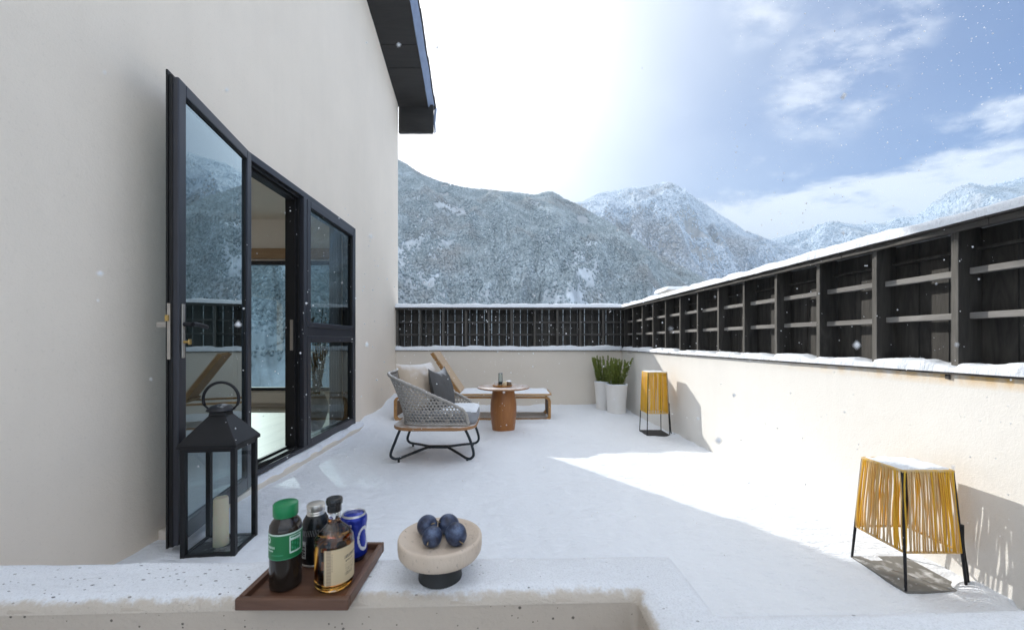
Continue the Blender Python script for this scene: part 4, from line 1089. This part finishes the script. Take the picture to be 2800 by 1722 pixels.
def pillow(w,h,th,M_,seed,n=26,crush=.0):
    mb=MB(); g=np.linspace(-1,1,n)
    for side in (1,-1):
        o=len(mb.v)
        for i in range(n):
            for j in range(n):
                u,v=g[i],g[j]
                e=max(0,(1-abs(u)**2.6))**.55*max(0,(1-abs(v)**2.6))**.55
                pin=1-.07*(abs(u)**2)*(1-abs(v)**2)*1.0
                pin2=1-.07*(abs(v)**2)*(1-abs(u)**2)
                z=side*th*.5*e*(1+.16*(float(fbm(u*1.7+seed,v*1.7,3,seed))-.5)*2)
                z+=.012*(float(fbm(u*2.2,v*2.2+seed,3,seed+2))-.5)
                mb.v.append(tuple(M_@Vector((u*w*.5*pin2,v*h*.5*pin - crush*(1-u*u)*(v>0)*v,z))))
        for i in range(n-1):
            for j in range(n-1):
                q=o+i*n+j; f=(q,q+n,q+n+1,q+1); mb.f.append(f if side>0 else f[::-1]); mb.m.append(0)
    return mb
def orient(pos,yaw,tilt,roll=0):
    # pillow local: x = width, y = up, z = thickness. yaw about Z of facing direction
    base=Matrix(((0,0,1,0),(1,0,0,0),(0,1,0,0),(0,0,0,1)))  # x->Y, y->Z, z->X
    return Matrix.Translation(pos)@Matrix.Rotation(yaw,4,'Z')@Matrix.Rotation(tilt,4,'Y')@base@Matrix.Rotation(roll,4,'Z')
# seat cushion
mb=MB(); 
pp=rrect(-.955,-.315,3.665,4.145,.09,8)
mb.prism(pp,2,.338,.452); sc=mb.build('seat_cushion',M['cushion_seat'],t,bevel=.03,bseg=4,smooth=60)
def heap(x0,x1,y0,y1,z,h,seed,stepn=30,rnd=.35):
    mb=MB(); n=stepn
    for i in range(n+1):
        for j in range(n+1):
            u=i/n;v=j/n; e=min(1,min(u,1-u,v,1-v)/rnd*2); e=math.sqrt(max(0,1-(1-e)**2))
            wob=.02*(float(vnoise(u*5,v*5,seed))-.5)
            mb.v.append((x0+(x1-x0)*u+wob*(0<i<n),y0+(y1-y0)*v+wob*(0<j<n),z-.006+e*h*(.5+float(fbm(u*5+seed,v*5,3,seed)))))
    for i in range(n):
        for j in range(n):
            q=i*(n+1)+j; mb.f.append((q,q+n+1,q+n+2,q+1)); mb.m.append(0)
    return mb
heap(-.72,-.318,3.69,4.13,.452,.026,5).build('snow_cover',M['snow_fluffy'],t,smooth=True)
tag(pillow(.50,.48,.19,orient((-.875,3.90,.665),R(-30),R(-20)),3,crush=.02).build('throw_pillow',M['cushion_beige'],smooth=True),'beige throw pillow dusted with snow against the chair back','pillow','pillows on the lounge chair')
tag(pillow(.42,.43,.15,orient((-.675,3.93,.640),R(-12),R(-16)),8,crush=.05).build('throw_pillow',M['cushion_grey'],smooth=True),'dark grey throw pillow in front of the beige one','pillow','pillows on the lounge chair')

# ------------------------------------------------------------------ round table
TC=(-.088,4.93,0)
t=thing('side_table','round wooden table with a barrel shaped orange-brown base','table',TC)
pr=[(0,-.02),(.135,-.02),(.137,.01),(.150,.10),(.160,.20),(.1625,.27),(.160,.34),(.148,.43),(.132,.505),(.128,.522),(0,.522)]
# smooth the barrel curve
zz_=[p[1] for p in pr[1:-1]]; rr_=[p[0] for p in pr[1:-1]]
zs=np.linspace(-.02,.522,40); mb=MB(); mb.lathe([(0,-.02)]+[(float(np.interp(z,zz_,rr_)),float(z)) for z in zs]+[(0,.522)],64,TC); mb.build('base',M['barrel'],t,smooth=50)
mb=MB(); mb.lathe([(0,.522),(.30,.522),(.318,.527),(.326,.535),(.325,.542),(.318,.546),(0,.546)],96,TC); mb.build('tabletop',M['teak_dusted'],t,smooth=50)
zt=.5465
tt=thing('wooden_dish','small round amber wood dish on the table','dish',(-.10,4.90,zt))
mb=MB(); mb.lathe([(0,0),(.105,0),(.122,.012),(.124,.022),(.117,.021),(.100,.010),(0,.008)],48,(-.10,4.90,zt)); mb.build('dish',simple('amber_dish',(.42,.19,.04),.4,var=.2,vscale=30),tt,smooth=50)
zd=zt+.0085
SG=m_glass_sheet('carafe_glass',(.80,.86,.88),2.2)
ca=thing('glass_carafe','slim clear glass carafe standing in the wooden dish','carafe',(-.125,4.92,zd),'things on the wooden dish')
mb=MB(); mb.lathe([(.022,0),(.025,.004),(.026,.012),(.026,.10),(.024,.14),(.025,.155)],32,(-.125,4.92,zd)); mb.build('body',SG,ca,smooth=True)
mb=MB(); mb.lathe([(.026,0),(.0275,.003),(.026,.006)],32,(-.125,4.92,zd+.153)); mb.build('lip',simple('lip_glass',(.25,.27,.28),.2),ca,smooth=True)
mb=MB(); mb.lathe([(.0267,0),(.0267,.03)],32,(-.125,4.92,zd+.02)); mb.build('label',GUN,ca,smooth=True)
cu=thing('white_cup','small white cup at the left of the wooden dish','cup',(-.178,4.895,zd),'things on the wooden dish')
mb=MB(); mb.lathe([(0,0),(.017,0),(.022,.02),(.024,.055),(.022,.055),(.018,.01),(0,.008)],32,(-.178,4.895,zd)); mb.build('body',simple('porcelain',(.75,.75,.76),.25),cu,smooth=50)
mb=MB(); mb.tube(catmull([(-.200,4.885,zd+.045),(-.216,4.88,zd+.038),(-.214,4.88,zd+.020),(-.198,4.886,zd+.014)],5),.003,6); mb.build('handle',simple('porcelain_handle',(.75,.75,.76),.25),cu,smooth=True)
ja=thing('cream_jar','little cream lidded jar between the carafe and the brown mug','jar',(-.068,4.87,zd),'things on the wooden dish')
mb=MB(); mb.lathe([(0,0),(.020,0),(.024,.006),(.024,.042),(.020,.048)],32,(-.068,4.87,zd)); mb.build('body',simple('cream_glaze',(.66,.56,.38),.4),ja,smooth=50)
mb=MB(); mb.lathe([(.021,0),(.022,.004),(.016,.010),(.005,.012),(.006,.017),(0,.019)],32,(-.068,4.87,zd+.047)); mb.build('lid',simple('cream_lid',(.70,.62,.46),.4),ja,smooth=50)
mu=thing('brown_mug','round brown glazed mug with snow on its rim at the right of the dish','mug',(-.022,4.885,zd),'things on the wooden dish')
mb=MB(); mb.lathe([(0,0),(.024,0),(.032,.012),(.034,.030),(.030,.050),(.028,.056),(.026,.052),(.028,.02),(0,.012)],32,(-.022,4.885,zd)); mb.build('body',simple('brown_glaze',(.16,.11,.07),.3,var=.3,vscale=40),mu,smooth=50)
mb=MB(); mb.lathe([(.022,.0),(.029,-.002),(.034,.004),(.030,.012),(.018,.016),(0,.017)],32,(-.022,4.885,zd+.053)); mb.build('snow_cover',M['snow_fluffy'],mu,smooth=True)

# ------------------------------------------------------------------ chaise longue
t=thing('chaise_longue','long bamboo lounger with raised backrest and snow on its seat','lounger',(-.5,5.78,0))
cx0,cx1,cy0,cy1=-1.62,.56,5.52,6.06
mb=MB(); mb.prism(rrect(-.78,cx1+.012,cy0-.01,cy1+.01,.05,6),2,.348,.378); mb.build('seat',M['bamboo'],t,bevel=.006,smooth=40)
heap(-.72,cx1-.005,cy0+.005,cy1-.005,.378,.024,9,44,.10).build('snow_cover',M['snow_fluffy'],t,smooth=True)
def loop(y0,y1,name):
    # bent-ply ring: rounded rectangle in XZ
    o_=rrect(cx0,cx1,-.01,.335,.07,8); i_=rrect(cx0+.036,cx1-.036,.030,.312,.05,8); n=len(o_)
    mb=MB(); vs=[(x,y0,z) for x,z in o_]+[(x,y0,z) for x,z in i_]+[(x,y1,z) for x,z in o_]+[(x,y1,z) for x,z in i_]
    fs=[]
    for k in range(n):
        k2=(k+1)%n; fs+=[(k,k2,n+k2,n+k),(2*n+k,3*n+k,3*n+k2,2*n+k2),(k,2*n+k,2*n+k2,k2),(n+k,n+k2,3*n+k2,3*n+k)]
    mb.add(vs,fs); return mb.build(name,M['bamboo_edge'],t,bevel=.003)
loop(cy0,cy0+.05,'frame_ring'); loop(cy1-.05,cy1,'frame_ring')
mb=MB(); mb.box(cx0+.08,cx1-.05,cy0+.05,cy1-.05,.018,.034); mb.build('shelf',M['brown_board'],t)
for xa_ in (cx0+.01,cx1-.034):
    mb=MB(); mb.box(xa_,xa_+.024,cy0+.05,cy1-.05,.06,.27); mb.build('side_panel',M['brown_board'],t)
mb=MB()
hb=Vector((-.70,0,.385)); tp=Vector((-1.085,0,.955)); dr_=(tp-hb).normalized(); nn_=Vector((dr_.z,0,-dr_.x)); L_=(tp-hb).length
BM=Matrix(((dr_.x,0,nn_.x,hb.x),(0,1,0,0),(dr_.z,0,nn_.z,hb.z),(0,0,0,1)))
for (a,b_) in ((0,.013),(.015,.028),(.030,.045)):
    mb.box(0,L_-.004*(a>.01),cy0+.03,cy1-.02,-.045+a,-.045+b_,BM)
mb.build('backrest',M['bamboo_edge'],t,bevel=.003)
mb=MB(); mb.box(.01,L_-.008,cy0+.032,cy1-.022,.0005,.014,BM); mb.build('back_pad',simple('pale_pad',(.55,.41,.28),.8,var=.06,vscale=5),t,bevel=.004)

# ------------------------------------------------------------------ potted shrubs
def pot(name,label,c,H,r1,r0,seed,nst,lean=None,spread=.10,hh=(.30,.40)):
    rs=random.Random(seed)
    t=thing(name,label,'plant',c,'white planters in the corner')
    prof=[(0,-.03),(r0,-.03),(r0*1.0,.0)]
    for i in range(13):
        f=i/12; prof.append((r0+(r1-r0)*(f**1.5),.0+H*f))
    prof+= [(r1-.006,H+.006),(r1-.018,H+.002),(r1-.022,H-.05),(0,H-.05)]
    mb=MB(); mb.lathe(prof,56,c); mb.build('pot',M['pot'],t,smooth=60)
    mb=MB(); mb.lathe([(r1-.021,0),(r1*.6,.012),(0,.02)],32,(c[0],c[1],c[2]+H-.048)); mb.build('soil',M['soil'],t,smooth=True)
    # snow on the rim
    mb=MB(); n=48
    for k in range(n):
        a=2*math.pi*k/n; q=.004+.016*float(fbm(math.cos(a)*1.6+3,math.sin(a)*1.6+seed,3,seed))
        for (dr_,dz) in ((.002,0),(-.004,q),(-.016,q*1.2),(-.03,q*.3),(-.032,-.01)):
            mb.v.append((c[0]+(r1+dr_)*math.cos(a),c[1]+(r1+dr_)*math.sin(a),c[2]+H+.004+dz))
    for k in range(n):
        for j in range(4):
            k2=(k+1)%n; mb.f.append((k*5+j,k2*5+j,k2*5+j+1,k*5+j+1)); mb.m.append(0)
    mb.build('snow_cover',M['snow_fluffy'],t,smooth=True)
    st=MB(); lf=MB()
    for i in range(nst):
        a=rs.uniform(0,6.28); d=spread*math.sqrt(rs.random())*.75
        b0=Vector((c[0]+d*math.cos(a),c[1]+d*math.sin(a),c[2]+H-.04))
        hgt=rs.uniform(*hh); out=rs.uniform(.03,.15)
        tip=b0+Vector((math.cos(a)*out*(1+d/spread),math.sin(a)*out,hgt+.04))
        if lean and i==0: tip=b0+Vector(lean)
        mid=(b0+tip)/2+Vector((rs.uniform(-.01,.01),rs.uniform(-.01,.01),.0))
        cp_=catmull([b0,mid,tip],8); st.tube(cp_,[.0045-.0028*k/(len(cp_)-1) for k in range(len(cp_))],5)
        nl=int(58*hgt/.35)
        for k in range(nl):
            f=.08+.92*k/nl; q=f*(len(cp_)-1); i0=min(int(q),len(cp_)-2); p=cp_[i0].lerp(cp_[i0+1],q-i0)
            tdir=(cp_[i0+1]-cp_[i0]).normalized()
            an=k*2.4+rs.random(); side=Vector((math.cos(an),math.sin(an),0)); side=(side-tdir*side.dot(tdir)).normalized()
            d_=(side*(.95-.45*f)+tdir*(.45+.5*f)).normalized(); L=rs.uniform(.042,.068)*(1.05-.40*f); W=L*.55
            wv=d_.cross(tdir).normalized()*W; up=d_.cross(wv).normalized()*L*.10
            o=len(lf.v); lf.v += [tuple(p),tuple(p+d_*L*.5+wv*.5),tuple(p+d_*L),tuple(p+d_*L*.5-wv*.5),tuple(p+d_*L*.5-up)]
            lf.f += [(o,o+1,o+4),(o+1,o+2,o+4),(o+2,o+3,o+4),(o+3,o,o+4)]; lf.m += [0]*4
    st.build('stem',M['branch'],t,smooth=True); lf.build('leaves',M['leaf'],t)
pot('potted_shrub','white tapered planter in front with an upright evergreen shrub, one sprig leaning right',(1.63,6.13,0),.438,.168,.138,3,20,lean=(.23,-.02,.37),spread=.13)
pot('potted_shrub','white planter behind and left, half hidden by the front planter',(1.525,6.46,0),.445,.165,.135,5,18,spread=.12,hh=(.30,.42))

# ------------------------------------------------------------------ rattan lamps
def lamp(label, c, bx_, by_, tx_, ty_, H, zb, nc, seed, bright, plate_mat, sagamp):
    """bx_,by_: half base; tx_,ty_: half top; legs taper straight from base to top"""
    rs=random.Random(seed)
    t=thing('floor_lamp',label,'lamp',c,'cord floor lamps')
    def corner(i,z):
        sx,sy=((-1,-1),(1,-1),(1,1),(-1,1))[i]; f=z/H
        f2=f+.10*math.sin(math.pi*f)     # slight belly
        return Vector((c[0]+sx*(bx_+(tx_-bx_)*f),c[1]+sy*(by_+(ty_-by_)*f),c[2]+z))
    for i in range(4):
        mb=MB(); mb.tube([corner(i,.0),corner(i,zb),corner(i,H-.004)],[.0050,.0062,.0062],8); mb.build('leg',M['black_wire'],t,smooth=True)
    mb=MB(); mb.box(c[0]-bx_-.004,c[0]+bx_+.004,c[1]-by_-.004,c[1]+by_+.004,c[2]-.012,c[2]+.006)
    mb.build('base_plate',plate_mat,t,bevel=.002)
    for z in (H-.006,zb):
        mb=MB(); ps=[corner(i,z) for i in range(4)]
        full=[]
        for i in range(4):
            a,b_=ps[i],ps[(i+1)%4]
            for k in range(12):
                f=k/12; p=a.lerp(b_,f); full.append(p)
        mb.tube(full,.0085 if z>zb else .0055,8,closed=True)
        mb.build('rim',M['cord'],t,smooth=True)
    mb=MB()
    for i in range(4):
        j=(i+1)%4
        n=nc
        nrm=((corner(i,zb)+corner(j,zb))*.5-Vector((c[0],c[1],c[2]+zb))); nrm.z=0; nrm.normalize()
        for k in range(n):
            f0=(k+.5)/n+rs.uniform(-.008,.008); f1=f0+rs.uniform(-.016,.016)*sagamp
            a=corner(i,H-.004).lerp(corner(j,H-.004),f0)+nrm*.006; b_=corner(i,zb).lerp(corner(j,zb),min(.995,max(.005,f1)))+nrm*.003
            pts=[]
            bow=rs.uniform(-.006,.006)*sagamp; pinch=rs.uniform(-.004,.004)*sagamp
            tang=(corner(j,zb)-corner(i,zb)).normalized()
            for q in range(7):
                s_=q/6; p=a.lerp(b_,s_)+tang*(bow*math.sin(math.pi*s_)+pinch*math.sin(2*math.pi*s_))+nrm*(.002*math.sin(math.pi*s_))
                pts.append(p)
            mb.mi=1 if rs.random()<bright else 0
            mb.tube(pts,rs.uniform(.0029,.0041),6)
    mb.build('shade',[M['cord'],M['cord_bright']],t,smooth=True)
    mb=heap(c[0]-tx_-.002,c[0]+tx_+.002,c[1]-ty_-.002,c[1]+ty_+.002,c[2]+H,.012,seed,18,.2)
    mb.build('snow_cover',M['snow_fluffy'],t,smooth=True)
    mb=MB(); mb.tube([(c[0]-tx_,c[1]-ty_,c[2]+H-.008),(c[0]+tx_,c[1]-ty_,c[2]+H-.008),(c[0]+tx_,c[1]+ty_,c[2]+H-.008),(c[0]-tx_,c[1]+ty_,c[2]+H-.008)],.004,6,closed=True)
    mb.box(c[0]-tx_,c[0]+tx_,c[1]-ty_,c[1]+ty_,c[2]+H-.007,c[2]+H-.001); mb.build('top_plate',M['black_wire'],t)
    # flex down the wall-side leg
    mb=MB(); a=corner(1,zb+.03); pts=[a+Vector((.006,.004,.09)),a+Vector((.008,.004,0)),corner(1,zb*.5)+Vector((.014,.006,0)),corner(1,.03)+Vector((.020,.006,0)),corner(1,.02)+Vector((.05,-.02,0))]
    mb.tube(catmull(pts,6),[.008]*6+[.008]*6+[.0075]*6+[.006]*6+[.005],8); mb.build('flex',M['rubber'],t,smooth=True)
    return t
lamp('squat cord lamp in full sun at the near right, mustard and tan strands',(1.868,1.885,.005),.134,.138,.112,.100,  .520,.165,21,4,.40,M['basalt'],1.0)
lamp('taller yellow cord lamp farther away, half in shade beside the planters',(1.727,4.785,.005),.132,.135,.108,.105,.735,.255,24,9,.8,simple('dark_plate',(.035,.035,.038),.7,var=.3,vscale=20),.35)

# ------------------------------------------------------------------ dried plant in an urn, inside
c=(-2.40,4.87,.03)
t=thing('urn_plant','hammered grey urn of dried branches behind the right hand window','plant',c)
mb=MB(); mb.lathe([(0,0),(.075,0),(.09,.02),(.12,.08),(.150,.19),(.158,.27),(.150,.34),(.125,.40),(.115,.43),(.105,.43),(.12,.36),(0,.33)],40,c); mb.build('urn',M['urn'],t,smooth=True)
rs=random.Random(5); br=MB(); lf=MB()
for i in range(26):
    a=rs.uniform(0,6.28); b0=Vector((c[0]+.05*math.cos(a),c[1]+.05*math.sin(a),c[2]+.36))
    tip=b0+Vector((math.cos(a)*rs.uniform(.03,.17),math.sin(a)*rs.uniform(.03,.17),rs.uniform(.55,1.12)))
    cp_=catmull([b0,(b0+tip)/2+Vector((rs.uniform(-.05,.05),rs.uniform(-.05,.05),.02)),tip],6); br.tube(cp_,.004,5)
    for k in range(34):
        f=.30+.70*k/34; q=f*(len(cp_)-1); i0=min(int(q),len(cp_)-2); p=cp_[i0].lerp(cp_[i0+1],q-i0)
        d_=Vector((rs.uniform(-1,1),rs.uniform(-1,1),rs.uniform(-.2,.9))).normalized(); L=rs.uniform(.03,.075); wv=d_.cross(Vector((0,0,1))).normalized()*L*.16
        o=len(lf.v); lf.v += [tuple(p),tuple(p+d_*L*.5+wv),tuple(p+d_*L),tuple(p+d_*L*.5-wv)]; lf.f.append((o,o+1,o+2,o+3)); lf.m.append(0)
br.tube(catmull([(-2.27,4.60,.50),(-2.30,4.68,.75),(-2.36,4.78,.95)],6),.010,6); br.tube([(-2.27,4.62,.50),(-2.33,4.80,.47),(-2.45,4.95,.50)],.010,6); br.tube([(-2.36,4.78,.92),(-2.30,4.86,.55)],.009,6)
br.build('branch',M['branch'],t,smooth=True); lf.build('leaves',M['dry_leaf'],t)

# ------------------------------------------------------------------ falling snow
N=7600; g=np.random.default_rng(5)
Yf=g.uniform(.9,9.5,N); uf=g.uniform(-.72,1.35,N); Xf=uf*Yf; Zf=1.1+Yf*g.uniform(-.62,.88,N)
ok=(Xf>XW+.06)&(Zf>.02)&(Zf<7)&~((Xf>XR(Yf)-.12)&(Zf<2.0)&(Xf<XR(Yf)+.4))&~((Yf>YB-.15)&(Yf<YB+.4)&(Zf<2))&~((Yf>YB)&(Zf<1.0))&~((Xf<-1.2)&(Zf>4.3))
ok&=~((Yf<1.25)&(Zf<.85))
_d=np.stack([Xf,Yf,Zf-1.1],-1); _d/=np.linalg.norm(_d,axis=1)[:,None]
ok&=~((_d@np.array(tuple(sv))>.55)&(_d[:,2]>.30))
Pf=np.stack([Xf,Yf,Zf],-1)[ok]
yn=g.uniform(.32,.75,34); Pn=np.stack([yn*g.uniform(-1.1,1.25,34),yn,1.1+yn*g.uniform(-.35,.80,34)],-1); Pf=np.concatenate([Pf,Pn]); N=len(Pf)
base=np.array([[1,0,0],[-1,0,0],[0,1,0],[0,-1,0],[0,0,1],[0,0,-1]],float)
fs=np.array([[0,2,4],[2,1,4],[1,3,4],[3,0,4],[2,0,5],[1,2,5],[3,1,5],[0,3,5]])
sz=(.0016+.0042*g.random(N)**2.4)*np.where(Pf[:,1]<.8,.75,np.clip(Pf[:,1]/2.8,.5,1.15))
B=base[None]*g.uniform(.55,1.5,(N,6,1))*sz[:,None,None]+Pf[:,None,:]
F=(fs[None]+(np.arange(N)*6)[:,None,None]).reshape(-1,3)
o=np_mesh('falling_snow',B.reshape(-1,3),F,M['flake'],True); struct(o,'stuff'); o['label']='snowflakes drifting over the terrace'

# ------------------------------------------------------------------ haze
HAZE=2.6e-4
if HAZE:
    m=bpy.data.materials.new('haze'); m.use_nodes=True; nt=m.node_tree
    for n in list(nt.nodes):
        if n.type!='OUTPUT_MATERIAL': nt.nodes.remove(n)
    out=[n for n in nt.nodes if n.type=='OUTPUT_MATERIAL'][0]
    pv=nd(nt,'ShaderNodeVolumePrincipled'); pv.inputs['Color'].default_value=(.55,.77,1,1); pv.inputs['Density'].default_value=HAZE; pv.inputs['Anisotropy'].default_value=0
    nt.links.new(pv.outputs[0],out.inputs['Volume'])
    mb=MB(); mb.box(-9500,9500,-9500,9500,-92,1060); o=mb.build('haze',m); struct(o,'stuff')

# ------------------------------------------------------------------ render settings
vs=scene.view_settings; vs.view_transform='Standard'; vs.look='None'; vs.exposure=.93; vs.gamma=1
cy=scene.cycles
cy.use_denoising=True; cy.max_bounces=10; cy.diffuse_bounces=4; cy.glossy_bounces=4; cy.transmission_bounces=8; cy.transparent_max_bounces=12; cy.volume_bounces=0
cy.caustics_reflective=False; cy.caustics_refractive=False; cy.sample_clamp_indirect=6
for o in bpy.data.objects:
    if '_wl' in o: del o['_wl']
